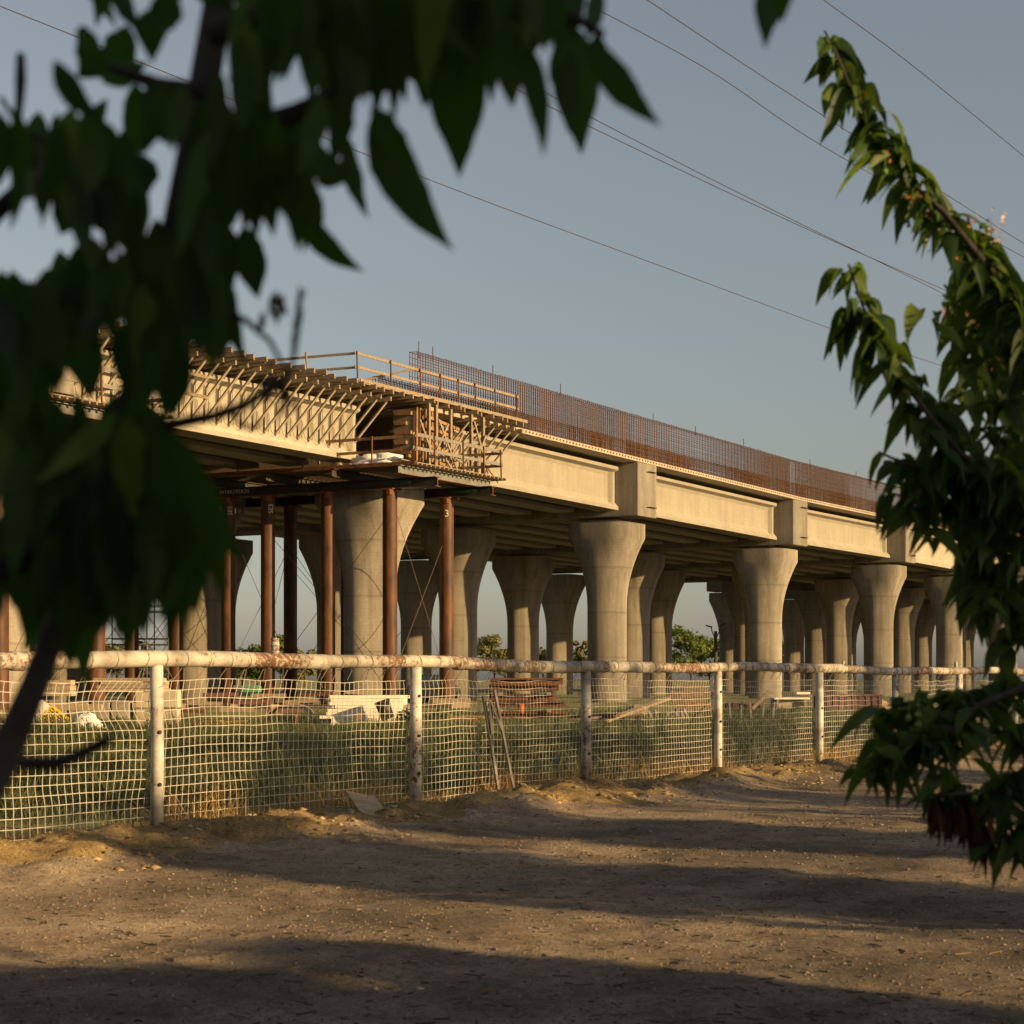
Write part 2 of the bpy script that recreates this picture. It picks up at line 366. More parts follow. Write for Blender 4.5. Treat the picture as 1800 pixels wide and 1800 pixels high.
N = 9500; al = rng.random(N)**1.2*34-5; of = .2+rng.random(N)*1.5; cx0 = F0[0]+UF[0]*al+NF[0]*of; cy0 = F0[1]+UF[1]*al+NF[1]*of
kk = vnoise(al*1.4, of*2, 77) > .42; cx0, cy0 = cx0[kk], cy0[kk]
rock_mesh(np.stack([cx0, cy0, gh(cx0, cy0)], -1), .004+.045*rng.random(len(cx0))**4.5, 'soil_clods', M['clod'], 'crumbled earth clods along the bank under the fence', 'soil')
# twigs, straw and chips on the road
p = road_pts(2600, 20); n = len(p); L = .006+.045*rng.random(n)**3; a = rng.random(n)*6.28
d = np.stack([np.cos(a), np.sin(a), np.zeros(n)], -1); pa = np.stack([p-d*L[:, None], p+d*L[:, None]], 1)+np.array([0,0,.004])
V_, F_ = np_strands(pa, (0,0,1), (.7,.7,0), .0022)
tag(np_mesh('plant_litter', V_, F_, M['litter']), 'dry straw and twig bits scattered on the track', 'litter', None, 'stuff')

# ------------------------------------------------------------------ grass
def blades(x, y, h, w, lean, mat, name, label, cat):
    n = len(x); a = rng.random(n)*6.28; z = gh(x, y)-.02
    side = np.stack([np.cos(a), np.sin(a), np.zeros(n)], -1)*w[:, None]
    la = rng.random(n)*6.28; ln = np.stack([np.cos(la), np.sin(la), np.zeros(n)], -1)*(lean*h*rng.random(n))[:, None]
    b = np.stack([x, y, z], -1); up = np.zeros((n, 3)); up[:, 2] = h
    Vv = np.stack([b-side, b+side, b+ln*.4+up*.55+side*.7, b+ln*.4+up*.55-side*.7, b+ln*1.3+up+side*.1, b+ln*1.3+up-side*.1], 1).reshape(-1, 3)
    k = 6*np.arange(n)[:, None]; Ff = np.concatenate([k+np.array([[0,1,2,3]]), k+np.array([[3,2,4,5]])], 0)
    return tag(np_mesh(name, Vv, Ff, mat), label, cat, None, 'stuff')
N = 420000
al = rng.random(N)**1.25*62-4; off = -.15-rng.random(N)**.9*30
x = F0[0]+UF[0]*al+NF[0]*off; y = F0[1]+UF[1]*al+NF[1]*off
px = 900+x/y*FPX; cl = vnoise(x*.8, y*.8, 51); k = (px > -60) & (px < 1860) & (y < 56) & (rng.random(N) < .25+1.1*cl) & (off > -24)
k &= ~((off > -1.0) & (rng.random(N) < .75))
x, y, cl = x[k], y[k], cl[k]
h = (.08+.46*cl**1.6)*(.35+rng.random(len(x)))*np.clip((y+4)/22, .8, 1.25)
h = h*np.where((y > 32), .55, 1.0)*np.clip((y-8)/10, .55, 1)
blades(x, y, h, .0018+.00028*y+.002*rng.random(len(x)), .9, M['grass'], 'grass', 'green grass and weeds growing behind the net fence', 'grass')
N = 26000
al = rng.random(N)**1.1*45-5; off = .12-rng.random(N)*.9+.6*(rng.random(N)-.5)
x = F0[0]+UF[0]*al+NF[0]*off; y = F0[1]+UF[1]*al+NF[1]*off
cl = vnoise(x*1.6, y*1.6, 57); k = (rng.random(N) < np.clip((cl-.32)*2.2, 0, 1)); x, y, cl = x[k], y[k], cl[k]
h = (.05+.40*np.clip(cl-.3, 0, 1))*(.4+rng.random(len(x)))
blades(x, y, h, .0022+.002*rng.random(len(x)), 1.0, M['drygrass'], 'dry_grass', 'dry golden grass tufts along the fence foot', 'dry grass')

# ------------------------------------------------------------------ pipe fence with net
UF3 = Vector((UF[0], UF[1], 0)); NF3 = Vector((NF[0], NF[1], 0))
def FP(s, off=0, z=0): return Vector((F0[0], F0[1], 0))+UF3*s+NF3*off+Vector((0, 0, z))
SP = 3.03; RH = 1.35
fence = thing('pipe_fence', 'white rusty pipe rail fence hung with plastic netting along the track', 'fence', FP(0))
fence_inv = Matrix.Translation(-fence.location)
def fbuild(mb, name, mat, smooth=False, parent=None):
    o = mb.build(name, mat, parent or fence, smooth); o.data.transform(fence_inv); return o
def sag(s):  # rail height, welded unevenly
    return RH+.012*math.sin(s*.7)+.01*math.sin(s*1.9+1)
rail = MB(); L0 = -1.5*SP; joints = [-4.2, -1.3, 1.9, 3.9, 7.6, 11.4, 13.2, 17.8, 22, 30, 60]
for i in range(len(joints)-1):
    a, b = joints[i], joints[i+1]; k = max(2, int((b-a)/.6)); r = .058+.006*(i % 2)
    rail.tube([FP(a+(b-a)*j/k, 0, sag(a+(b-a)*j/k)+.004*(i % 3)) for j in range(k+1)], r, 16)
    rail.tube([FP(a-.05, 0, sag(a)), FP(a+.05, 0, sag(a))], .069, 16)
fbuild(rail, 'top_rail', M['railpaint'], True)
POSTS = [-3.1,0,3.22,6.23,9.36,12.47,15.37,18.37,21.5,24.6,27.7,30.8,33.9,37,40]
for i, s in zip(range(-1, 14), POSTS):
    mb = MB(); r = (.05 if i in (0, 3, 5) else .056)
    mb.tube([FP(s, 0, -.1), FP(s+.01, 0, .7), FP(s, 0, sag(s)-.05)], r, 14)
    o = fbuild(mb, 'post', M['paint'], True)
    if i < 8:
        for z in ((.33, .68, 1.05) if i % 2 else (.4, .8)):
            hb = MB(); hb.tube([FP(s-.01, r-.01, z), FP(s-.01, r+.004, z)], .016, 10); fbuild(hb, 'bolt_hole', M['black'], False, o)
st = MB(); st.tube([FP(1.33, -.01, RH+.04), FP(1.33, -.01, RH+.2)], .034, 12)
st.tube([FP(1.33, -.01, RH+.13), FP(1.33, -.01, RH+.145)], .038, 12); st.tube([FP(1.33, -.01, RH+.075), FP(1.33, -.01, RH+.09)], .038, 12)
fbuild(st, 'stub_pipe', M['paint'], True)
s3 = MB(); s3.tube([FP(13.3, 0, RH+.04), FP(13.3, .02, RH+.13)], .018, 8); fbuild(s3, 'stub_pipe', M['paint'], True)
s3 = MB(); s3.tube([FP(18.2, 0, RH+.04), FP(18.2, 0, RH+.16)], .03, 8)
fbuild(s3, 'stub_pipe', M['paint'], True)
# ties: string loops round the rail and V-shaped hangers
i = 0; s = -3.6
while s < 20 and i < 98:
    mb = MB(); z = sag(s); r = .068; off = .02*random.uniform(-1, 1)
    mb.tube([FP(s+off*math.sin(t), r*math.cos(t), z+r*math.sin(t)) for t in [k*math.pi/5 for k in range(11)]], .0035, 4, False)
    top = 1.185+.02*math.sin(s*3)
    d = random.uniform(.02, .06)
    mb.tube([FP(s-.01, .0, z-r), FP(s-d, -.05, top)], .0032, 4, False)
    if random.random() < .6: mb.tube([FP(s+.01, .0, z-r), FP(s+d, -.05, top)], .0032, 4, False)
    if random.random() < .15:
        mb.tube([FP(s, .05, z-r), FP(s+random.uniform(-.1, .1), .06, z-.15), FP(s+random.uniform(-.1, .1), .05, z-.22)], .003, 4, False)
    fbuild(mb, 'string_tie', M['string']); i += 1; s += random.uniform(.19, .30)
# the net
def net_disp(s, z):
    ds = .03*(vnoise(s*1.3, z*3.5, 61)-.5)+.018*(vnoise(s*3, z*7, 62)-.5)+.03*np.sin(z*11+s*.7)*np.clip((z-.8)*3, 0, 1)
    ds += .10*np.exp(-((s+.28)/.25)**2)*(vnoise(s*0+1, z*4, 66)-.5)*2
    dz = .016*(vnoise(s*.9, z*1.5+5, 63)-.5)+.007*(vnoise(s*4, z*5, 64)-.5)
    do = .07*(vnoise(s*.9, z*1.5, 65)-.5)+.01*(vnoise(s*4, z*4, 67)-.5)
    return ds, dz, do
def net_pts(s, z):
    ds, dz, do = net_disp(s, z)
    ztop = z*(1.19+.010*np.sin(s*2.1)+.012*(vnoise(s*3.5, s*0, 71)-.5)*2)/1.19
    gz = gh(F0[0]+UF[0]*s+NF[0]*-.05, F0[1]+UF[1]*s+NF[1]*-.05)
    zz = ztop+dz; zz = np.maximum(zz, gz*0-.02)
    X = F0[0]+UF[0]*(s+ds)+NF[0]*(-.075+do*.6); Y = F0[1]+UF[1]*(s+ds)+NF[1]*(-.075+do*.6)
    return np.stack([X, Y, zz], -1)
nb = NB(); sc_ = np.arange(-4.3, 44, .0645); zr = np.linspace(0.0, 1.19, 17)
sx = sc_[:, None]+0*zr[None]; zz = zr[None]+0*sc_[:, None]
zk = np.linspace(0.0, 1.19, 33); pts = net_pts(sc_[:, None]+0*zk[None], zk[None]+0*sc_[:, None])
nb.add(*np_strands(pts, (UF[0], UF[1], 0), (NF[0], NF[1], 0), .0017))
sk = np.arange(-4.3, 44, .036); pts = net_pts(sk[None]+0*zr[:, None], zr[:, None]+0*sk[None])
nb.add(*np_strands(pts, (0, 0, 1), (NF[0], NF[1], 0), .0021))
o = nb.build('netting', M['net'], fence); o.data.transform(fence_inv)

# ------------------------------------------------------------------ viaduct
E = Vector((-.917, .400, 0))                       # along a bent, away from the viewer
C = [Vector((*c, 0)) for c in [(-28.7,38),(-17.5,54),(-6.25,70),(5.16,86.5),(16.26,102.3),(26.8,116.4),(35.4,129),(43.8,141.5),(52,153.8),(60,166),(68,178)]]
G = [.35,.3,.2,0,-.2,-.26,-.3,-.35,-.4,-.45,-.5]
def U(i):
    j = min(i, len(C)-2); return (C[j+1]-C[j]).normalized()
def W(i, s, t, z): return C[i]+U(i)*s-E*t+Vector((0, 0, z+G[i]))
via = thing('viaduct', 'long concrete girder viaduct on flared columns still being built', 'viaduct', C[3])
vinv = Matrix.Translation(-via.location)
def vb(mb, name, mat, smooth=False, bevel=0):
    o = mb.build(name, mat, via, smooth, bevel); o.data.transform(vinv); return o
TZ = 9.65
def column(i, t, zt=TZ, r=.99, a=1.72, b=1.42):
    c = C[i]-E*t; mb = MB(); n = 48; rings = []; u = U(i)
    zt = zt+G[i]*.6
    hs_ = [(-.4,0),(1.5,0),(3.5,0),(zt-4.6,0)]+[(zt-.75-3.7*(1-q), q**1.9) for q in (.12,.25,.38,.5,.62,.72,.82,.91,1)]+[(zt,1.0)]
    for z, k in hs_:
        ring = []
        for q in range(n):
            ph = 2*math.pi*q/n; cx_, sy = math.cos(ph), math.sin(ph)
            m = 5.0; R_ = 1/((abs(cx_)/a)**m+(abs(sy)/b)**m)**(1/m)
            rr = r*(1-k)+R_*k; ring.append(c+E*(cx_*rr)+u*(sy*rr)+Vector((0,0,z)))
        rings.append(ring)
    mb.rings(rings)
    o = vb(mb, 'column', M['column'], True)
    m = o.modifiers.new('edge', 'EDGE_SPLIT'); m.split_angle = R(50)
for i in range(1, 11):
    for t in (0, -8.94, -16.9, -25.1):
        if i == 1 and t < -17: continue
        if i == 2 and t == 0: column(i, t, TZ-.12, 1.06, 2.0, 1.55)
        else: column(i, t)
# bearings and pads between columns and cap beams
for i in range(3, 8):
    for t in (0, -8.94):
        mb = MB(); mb.obox(W(i, -.1, t+.1, TZ-G[i]*.4+.1), E*.8, U(i)*.6, Vector((0,0,.07))); vb(mb, 'bearing_pad', M['cap'])
# cap beams (diaphragms) with projecting ends
for i in range(1, 11):
    if i == 2: continue
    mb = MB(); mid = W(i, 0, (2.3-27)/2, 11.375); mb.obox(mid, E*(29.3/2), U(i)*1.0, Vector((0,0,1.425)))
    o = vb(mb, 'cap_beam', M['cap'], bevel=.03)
    bt = MB()
    for z in (10.45, 12.35):
        for q in range(7): bt.tube([W(i, -.1+q*.12, 2.28, z), W(i, -.1+q*.12, 2.52, z+.02)], .02, 5)
    b = bt.build('dowel_bar', M['rebar'], o); b.data.transform(vinv)
prof = [(-.62,0),(.62,0),(.62,.18),(.2,.42),(.12,.62),(.12,1.86),(.25,2.04),(.62,2.14),(.62,2.32),(-.62,2.32),(-.62,2.14),(-.25,2.04),(-.12,1.86),(-.12,.62),(-.2,.42),(-.62,.18)]
def girder(i, t, s0=.98, s1=.98):
    d = C[i+1]-C[i]; L = d.length; u = d.normalized(); a = C[i]-E*t+u*s0; b = C[i]-E*t+u*(L-s1); rings = []
    za = 10.26+G[i]; zb = 10.26+G[i+1]; side = u.cross(Vector((0,0,1))).normalized()
    stn = [(0,1.0),(.012,1.0),(.022,.45),(.04,0),(.96,0),(.978,.45),(.988,1.0),(1,1.0)]
    for q, k in stn:
        p_ = a.lerp(b, q); z = za+(zb-za)*q
        ring = []
        for w_, h_ in prof:
            lim = .62*k*.62
            ww = w_ if abs(w_) > lim else math.copysign(lim, w_)
            ring.append(p_+side*ww+Vector((0,0,z+h_)))
        rings.append(ring)
    mb = MB(); mb.rings(rings); vb(mb, 'girder', M['girder'], False)
for i in range(0, 10):
    ts = [.62, -1.9, -4.4, -6.9, -9.4, -11.9, -14.4, -16.9, -19.4, -21.9, -24.4] if i < 6 else [.62, -2.6, -6, -10, -15, -20]
    for t in ts: girder(i, t, .98 if i != 2 else 2.2, .98 if i != 1 else 2.2)
# deck slab from the second visible pier on
mb = MB()
for i in range(2, 10):
    s0 = .9 if i == 2 else 0
    a0 = W(i, s0, 2.32, 12.81); b0 = W(i+1, 0, 2.32, 12.81); a1 = W(i, s0, -27, 12.81); b1 = W(i+1, 0, -27, 12.81)
    top = Vector((0,0,.22)); mb.add([a0,b0,b1,a1,a0+top,b0+top,b1+top,a1+top], [(0,1,2,3),(7,6,5,4),(0,4,5,1),(2,6,7,3)]+([(3,7,4,0)] if i == 2 else []))
vb(mb, 'deck_slab', M['slab'])
mb = MB()   # stub bars cast along the edge of the slab
for i in range(2, 6):
    L = (C[i+1]-C[i]).length; s = 6.0 if i == 2 else 0
    while s < L:
        g = G[i]+(G[i+1]-G[i])*s/L-G[i]; mb.obox(W(i, s, 2.335, 12.93+g), U(i)*.035, E*.02, Vector((0,0,.035))); s += .3
vb(mb, 'edge_anchor', M['rust_edge'])['kind'] = 'stuff'

# ------------------------------------------------------------------ rebar cages for the parapet
def edge_path(i0, s0, i1, step):
    out = []
    for i in range(i0, i1):
        L = (C[i+1]-C[i]).length; s = s0 if i == i0 else 0
        while s < L: out.append((i, s, G[i]+(G[i+1]-G[i])*s/L-G[i])); s += step
    return out
def cage(name, label, i0, s0, i1, tf, tb, z1, step, rows, extra):
    root = thing(name, label, 'rebar', W(i0, s0, tf, 13.03)); inv = Matrix.Translation(-root.location)
    ep = edge_path(i0, s0, i1, step); V_ = NB()
    for t in (tf, tb):
        pts = np.array([[W(i, s+random.uniform(-.02,.02), t, 13.0+g), W(i, s, t, z1+g+random.uniform(-.03,.05))] for i, s, g in ep])
        V_.add(*np_strands(pts, (.707,.707,0), (-.707,.707,0), .0128))
    if tf != tb:   # hooped tops
        pts = np.array([[W(i, s, tf, z1+g), W(i, s, tb, z1+g)] for i, s, g in ep]); V_.add(*np_strands(pts, (0,0,1), tuple(U(i0)), .007))
    o = V_.build('upright_bars', M['rebar'], root); o.data.transform(inv); o['kind'] = 'stuff'
    V_ = NB(); ek = edge_path(i0, s0, i1, 1.5)
    for t in (tf, tb):
        for z in rows:
            pts = np.array([[W(i, s, t+.02, z+g+random.uniform(-.012,.012)) for i, s, g in ek]]); V_.add(*np_strands(pts, (0,0,1), (.824,-.566,0), .0105))
    o = V_.build('long_bars', M['rebar'], root); o.data.transform(inv); o['kind'] = 'stuff'
    if extra:
        V_ = NB(); pts = np.array([[W(i, s, tf, z1+g-.3), W(i, s, tf, z1+g+h)] for (i, s, h) in extra for g in (0,)])
        V_.add(*np_strands(pts, (.707,.707,0), (-.707,.707,0), .014)); o = V_.build('marker_bar', M['rebar'], root); o.data.transform(inv)
    return root
cage('parapet_rebar_cage', 'tall rusty rebar mesh standing along the viaduct deck edge', 2, .5, 7, 2.0, 1.62, 15.35, .19, [13.25,13.5,13.78,14.05,14.3,14.6,14.86,15.12,15.33],
     [(2,.6,.45),(2,1.6,.4),(2,6.2,.35),(2,12,.35),(3,1.2,.35),(3,6,.3),(3,12,.3),(4,2,.3),(4,9,.3),(5,5,.3)])
cage('curb_rebar_cage', 'low rusty rebar cage on the deck behind the taller mesh', 2, -.9, 7, 1.15, .8, 14.12, .19, [13.2,13.45,13.8,14.0,14.1], None)

# ------------------------------------------------------------------ deck formwork: joists, brackets, edge rail
fw = thing('deck_formwork', 'timber deck formwork with steel brackets overhanging the unfinished span', 'formwork', W(2, 0, 3, 13)); finv = Matrix.Translation(-fw.location)
def wb(mb, name, mat, smooth=False, par=None, bevel=0):
    o = mb.build(name, mat, par or fw, smooth, bevel); o.data.transform(finv); return o
def X(s, t, z):   # stations along the overhang, measured from bent 2; negative runs back towards bent 1
    if s >= 0: return C[2]+U(2)*s-E*t+Vector((0,0,z+G[2]-.2*s/20))
    return C[2]+U(1)*s-E*t+Vector((0,0,z+G[2]-.1*s/20))
s = -21.5; j = 0
while s < 7.3:
    mb = MB(); end = 3.05+random.uniform(-.12,.18)+(.2 if s < -4.5 else 0)
    zz_ = 13.03+(0.05*random.random() if s < -4.5 else 0)
    mb.beam(X(s, -1.0, zz_), X(s, end, zz_), .11, .19); wb(mb, 'joist', M['wood'])
    if s < -4.6 and random.random() < .75:
        mb = MB(); q = random.uniform(.15,.4); mb.beam(X(s+.2, .2, zz_+.0), X(s+.2, end-q, zz_), .10, .17); wb(mb, 'joist', M['wood'])
    if s < -2.6 or s > 2.9:
        mb = MB(); mb.beam(X(s+.3, .75, 12.76), X(s+.3, 2.75, 12.80), .09, .17); br = wb(mb, 'bracket_chord', M['brack'])
        mb = MB(); a = X(s+.3, .78, 10.85); b = X(s+.3, 2.55, 12.72); mb.beam(a, b, .07, .10, U(2)); wb(mb, 'bracket_strut', M['strut'], par=br)
        mb = MB(); mb.tube([X(s+.3, .80, 12.7), X(s+.27, .78, 11.5), X(s+.3, .80, 10.8)], .017, 4)
        mb.tube([X(s+.42, .82, 12.2), X(s+.5, .82, 10.9)], .012, 4)
        mb.tube([X(s+.3, .80, 10.85), X(s+.1, .95, 10.72), X(s-.1, .9, 10.9), X(s-.12, .8, 11.6)], .012, 4)
        wb(mb, 'hanger_rod', M['wire'], par=br)
    s += .65
mb = MB()
for t0, t1 in ((2.95, 2.4), (2.38, 1.2)):
    mb.obox(X(1.4, (t0+t1)/2, 13.145), U(2)*5.9, E*((t0-t1)/2), Vector((0,0,.012)))
mb.obox(X(-13.5, -6.5, 13.16), U(1)*9.0, E*8.2, Vector((0,0,.012)))
mb.obox(X(-1.6, -12, 13.15), U(1)*3.0, E*13, Vector((0,0,.012)))
wb(mb, 'plywood_deck', M['ply'])
mb = MB(); mb.beam(X(-4.6, 2.95, 13.22), X(7.5, 2.95, 13.22), .04, .14); wb(mb, 'edge_board', M['wood_pale'])
mb = MB(); mb.beam(X(-21, 1.9, 12.9), X(-4.6, 1.9, 12.9), .09, .14); mb.beam(X(-21, 1.2, 12.88), X(-4.6, 1.2, 12.88), .09, .14); wb(mb, 'stringer', M['wood'])
mb = MB(); mb.beam(X(3.2, 1.9, 12.9), X(7.4, 1.9, 12.9), .09, .14); wb(mb, 'stringer', M['wood'])
# two long rails across the struts near the first tower
mb = MB(); mb.beam(X(-16, 2.2, 12.2), X(-12.3, 2.2, 12.15), .05, .12); mb.beam(X(-16, 2.2, 11.45), X(-12.3, 2.2, 11.4), .05, .12); wb(mb, 'guard_rail', M['wood'])
def rail_line(posts, f, t, zb, hs=(1.18, .62), mat='wood_pale', w=.04, h=.11, build=wb, tilt=.03):
    for s_ in posts:
        m_ = MB(); m_.beam(f(s_, t, zb-.1), f(s_-tilt*4*random.random(), t+.02, zb+1.25), .05, .05, U(2)); build(m_, 'guard_post', M['rust_edge'])
    for hh in hs:
        m_ = MB(); m_.beam(f(posts[0]-.15, t-.04, zb+hh), f(posts[-1]+.15, t-.04, zb+hh), w, h); build(m_, 'guard_rail', M[mat])
rail_line([-4.45,-2.3,-.3,1.1,2.45,3.75,5.3,7.05], X, 2.72, 13.18)
for hh in (1.18, .6):
    mb = MB(); mb.beam(X(-4.5, 2.7, 13.18+hh), X(-4.7, -3.0, 13.18+hh), .04, .1); wb(mb, 'guard_rail', M['wood_pale'])
mb = MB(); mb.beam(X(-4.6, .5, 13.1), X(-4.7, .45, 14.55), .1, .05); wb(mb, 'guard_post', M['wood_pale'])
mb = MB(); mb.beam(X(-3.6, .4, 13.2), X(.6, 2.0, 14.65), .05, .1); mb.beam(X(-3.8, 1.6, 13.25), X(-.9, 1.3, 13.75), .05, .08); wb(mb, 'loose_brace', M['wood'])
# diaphragm formwork box, shores and braces at the pier
mb = MB(); mb.obox(X(-.1, 1.75, 11.5), U(2)*.06, E*.48, Vector((0,0,1.25))); mb.obox(X(1.9, -4.5, 11.5), U(2)*.06, E*5.5, Vector((0,0,1.35))); mb.obox(X(-.6, -6, 11.5), U(2)*.06, E*5.5, Vector((0,0,1.3)))
pan = wb(mb, 'form_panel', M['wood'])
mb = MB()
for q in range(6):
    mb.obox(X(-.22, 1.7+.12*(q%2), 10.45+.42*q), U(2)*.07, E*(.28+.12*(q%2)), Vector((0,0,.075)))
for q in range(5): mb.obox(X(.15+.3*q, 2.1, 10.7+.42*q), U(2)*.5, E*.06, Vector((0,0,.07)))
for q in (.1, .35, .75, 1.2, 1.6): mb.obox(X(q, 2.22, 11.5), U(2)*.05, E*.05, Vector((0,0,1.35)))
wb(mb, 'form_batten', M['wood_orange'], par=pan)
mb = MB(); mb.obox(X(.9, 2.0, 11.5), U(2)*.9, E*.04, Vector((0,0,1.1))); wb(mb, 'form_panel', M['wood'])
for q, tt in ((-.15, 3.0), (.35, 3.0), (1.55, 2.9), (3.1, 2.9), (4.0, 2.9)):
    mb = MB(); mb.beam(X(q, tt, 10.0), X(q, tt, 12.92), .13, .13, U(2)); wb(mb, 'shore_post', M['wood_pale'])
for a, b in (((-.9,3.1,12.1),(.2,3.1,10.3)), ((1.1,3.1,12.2),(-.1,3.1,10.4)), ((.4,3.1,12.3),(1.8,3.1,10.2)), ((3.1,3.05,12.6),(4.2,3.05,10.4)), ((4.0,3.05,12.1),(3.0,3.05,10.4)),
             ((2.2,3.1,11.9),(.8,3.1,10.2)), ((.1,3.0,11.4),(1.2,3.3,10.1)), ((2.4,2.2,11.2),(3.2,3.2,10.1)), ((3.4,3.2,11.0),(4.4,3.4,10.0)), ((-3.0,-1,12.2),(-2.0,-1,10.3)), ((-2.0,-1,12.2),(-3.0,-1,10.3))):
    mb = MB(); mb.beam(X(*a), X(*b), .05, .09, U(2)); wb(mb, 'diagonal_brace', M['wood_pale'])
for z_ in (12.45, 12.0, 11.2, 10.6):
    mb = MB(); mb.beam(X(.3, 2.6, z_), X(4.4, 1.6, z_), .06, .14); wb(mb, 'waler', M['wood_orange'])

# ------------------------------------------------------------------ falsework towers
def text_mesh(body, size, mat, name, mtx, parent, inv):
    cu = bpy.data.curves.new(name, 'FONT'); cu.body = body; cu.size = size; cu.extrude = .001
    tmp = bpy.data.objects.new(name, cu); scene.collection.objects.link(tmp)
    dg = bpy.context.evaluated_depsgraph_get(); me = bpy.data.meshes.new_from_object(tmp.evaluated_get(dg))
    bpy.data.objects.remove(tmp); me.materials.clear(); me.materials.append(mat)
    o = link(bpy.data.objects.new(name, me), parent); me.transform(inv @ mtx); return o
def frame(origin, xdir, ydir):
    xdir = Vector(xdir).normalized(); ydir = Vector(ydir).normalized(); z = xdir.cross(ydir)
    m = Matrix((xdir, ydir, z)).transposed().to_4x4(); m.translation = origin; return m
ft = thing('falsework_tower', 'rusty pipe shoring tower with steel beams and work platform around the flared pier', 'falsework', W(2, 0, 0, -.2)); tinv = Matrix.Translation(-ft.location)
def tb(mb, name, mat, smooth=False, par=None, bevel=0):
    o = mb.build(name, mat, par or ft, smooth, bevel); o.data.transform(tinv); return o
def T(s, t, z): return W(2, s, t, z-G[2])
SA, SB = -2.5, 1.45
tubes_A = [2.78, -.2, -3.2, -5.25, -8.0, -10.4, -12.6]; tubes_B = [2.78, -.2, -2.2, -5.2]
pipes = []
for srow, rowt in ((SA, tubes_A), (SB, tubes_B)):
    for t in rowt:
        mb = MB(); mb.tube([T(srow, t, -.1), T(srow, t, 9.16)], .31, 28); pc = tb(mb, 'pipe_column', M['tube'], True)
        m = pc.modifiers.new('e', 'EDGE_SPLIT'); pipes.append(pc)
        mb = MB(); mb.obox(T(srow, t, 9.185), U(2)*.36, E*.36, Vector((0,0,.022))); mb.obox(T(srow-.3, t+.2, 9.05), U(2)*.1, E*.08, Vector((0,0,.12)))
        tb(mb, 'cap_plate', M['rust_edge'], par=pc)
        mb = MB(); mb.obox(T(srow, t, .0), U(2)*.7, E*.7, Vector((0,0,.15))); tb(mb, 'timber_pad', M['wood'], par=pc)
    for o2 in (-.0,):
        mb = MB(); mb.ibeam(T(srow, 5.0, 9.41), T(srow, -16, 9.41), .39, .40); hb = tb(mb, 'header_beam', M['steel'])
        mb = MB(); mb.obox(T(srow, 5.01, 9.41), E*.006, U(2)*.02, Vector((0,0,.2))); mb.obox(T(srow, 5.01, 9.22), E*.006, U(2)*.2, Vector((0,0,.012))); mb.obox(T(srow, 5.01, 9.6), E*.006, U(2)*.2, Vector((0,0,.012)))
        tb(mb, 'rusty_edge', M['rust_edge'], par=hb)
        if srow == SA:
            text_mesh('DFJV   W14X193X34', .26, M['chalk'], 'stencil_lettering', frame(T(SA-.206, -6.3, 9.34), -E, (0,0,1)), hb, tinv)
            text_mesh('DFJV W14X193', .2, M['greenmark'], 'stencil_lettering', frame(T(SA-.206, 2.6, 9.36), -E, (0,0,1)), hb, tinv)
        else: text_mesh('W14X193X34', .2, M['greenmark'], 'stencil_lettering', frame(T(SB-.206, 3.2, 9.36), -E, (0,0,1)), hb, tinv)
text_mesh('3', .42, M['chalk'], 'chalk_number', frame(T(SB, 2.78, 8.35)+Vector((-.08, -.33, 0)), (1,0,0), (0,0,1)), pipes[len(tubes_A)], tinv)
text_mesh('SE5', .28, M['chalk'], 'chalk_number', frame(T(SA, -5.25, 8.4)+Vector((.24, -.33, 0)), (0,0,1), (-1,0,0)), pipes[3], tinv)
text_mesh('SE3', .28, M['chalk'], 'chalk_number', frame(T(SA, -3.2, 8.4)+Vector((.27, -.33, 0)), (0,0,1), (-1,0,0)), pipes[2], tinv)
for t in (4.3, 1.2, -2, -5, -8, -11, -14):
    mb = MB(); mb.ibeam(T(-4.1, t, 9.79), T(2.35, t, 9.79), .25, .35); o = tb(mb, 'cross_beam', M['steel_grey'] if t > 4 else M['steel'])
    if t > 4:
        mb = MB(); mb.obox(T(-.9, t+.0, 9.615), U(2)*3.22, E*.14, Vector((0,0,.012))); tb(mb, 'rusty_edge', M['rust_edge'], par=o)
s = -3.75; q = 0
mb = MB()
while s < 2.7: mb.beam(T(s, 4.95, 10.02), T(s, -3, 10.02), .09, .09); s += .3
tb(mb, 'platform_joists', M['wood'])
mb = MB(); mb.obox(T(-.55, 4.0, 10.09), U(2)*3.2, E*.85, Vector((0,0,.02))); mb.obox(T(-3.3, -5.5, 10.09), U(2)*.55, E*9.8, Vector((0,0,.02))); tb(mb, 'platform_deck', M['wood_pale'])
mb = MB(); mb.beam(T(-3.85, 4.9, 10.05), T(-3.85, -14, 10.05), .05, .16); tb(mb, 'platform_edge', M['rust_edge'])
rail_line([-3.72,-2.45,-.45,1.05,2.35], T, 4.85, 10.05, mat='wood_grey', h=.14, build=tb)
for tt in (2.9, -.4, -3.6, -7): 
    mb = MB(); mb.beam(T(-3.85, tt, 10.0), T(-3.85, tt, 11.25), .05, .05, U(2)); tb(mb, 'guard_post', M['rust_edge'])
for hh in (1.1, .55):
    mb = MB(); mb.beam(T(-3.82, 4.9, 10.05+hh), T(-3.82, -9, 10.05+hh), .04, .12); tb(mb, 'guard_rail', M['wood_orange'])
    mb = MB(); mb.beam(T(2.35, 4.9, 10.05+hh), T(2.35, 1.5, 10.05+hh), .04, .12); tb(mb, 'guard_rail', M['wood'])
mb = MB(); mb.beam(T(2.4, 3.6, 10.0), T(2.4, 3.6, 11.45), .14, .1, U(2)); tb(mb, 'guard_post', M['wood'])
mb = MB(); mb.beam(T(-3.4, 3.7, 10.3), T(2.2, 3.4, 10.15), .5, .04); tb(mb, 'toe_board', M['wood_grey'])
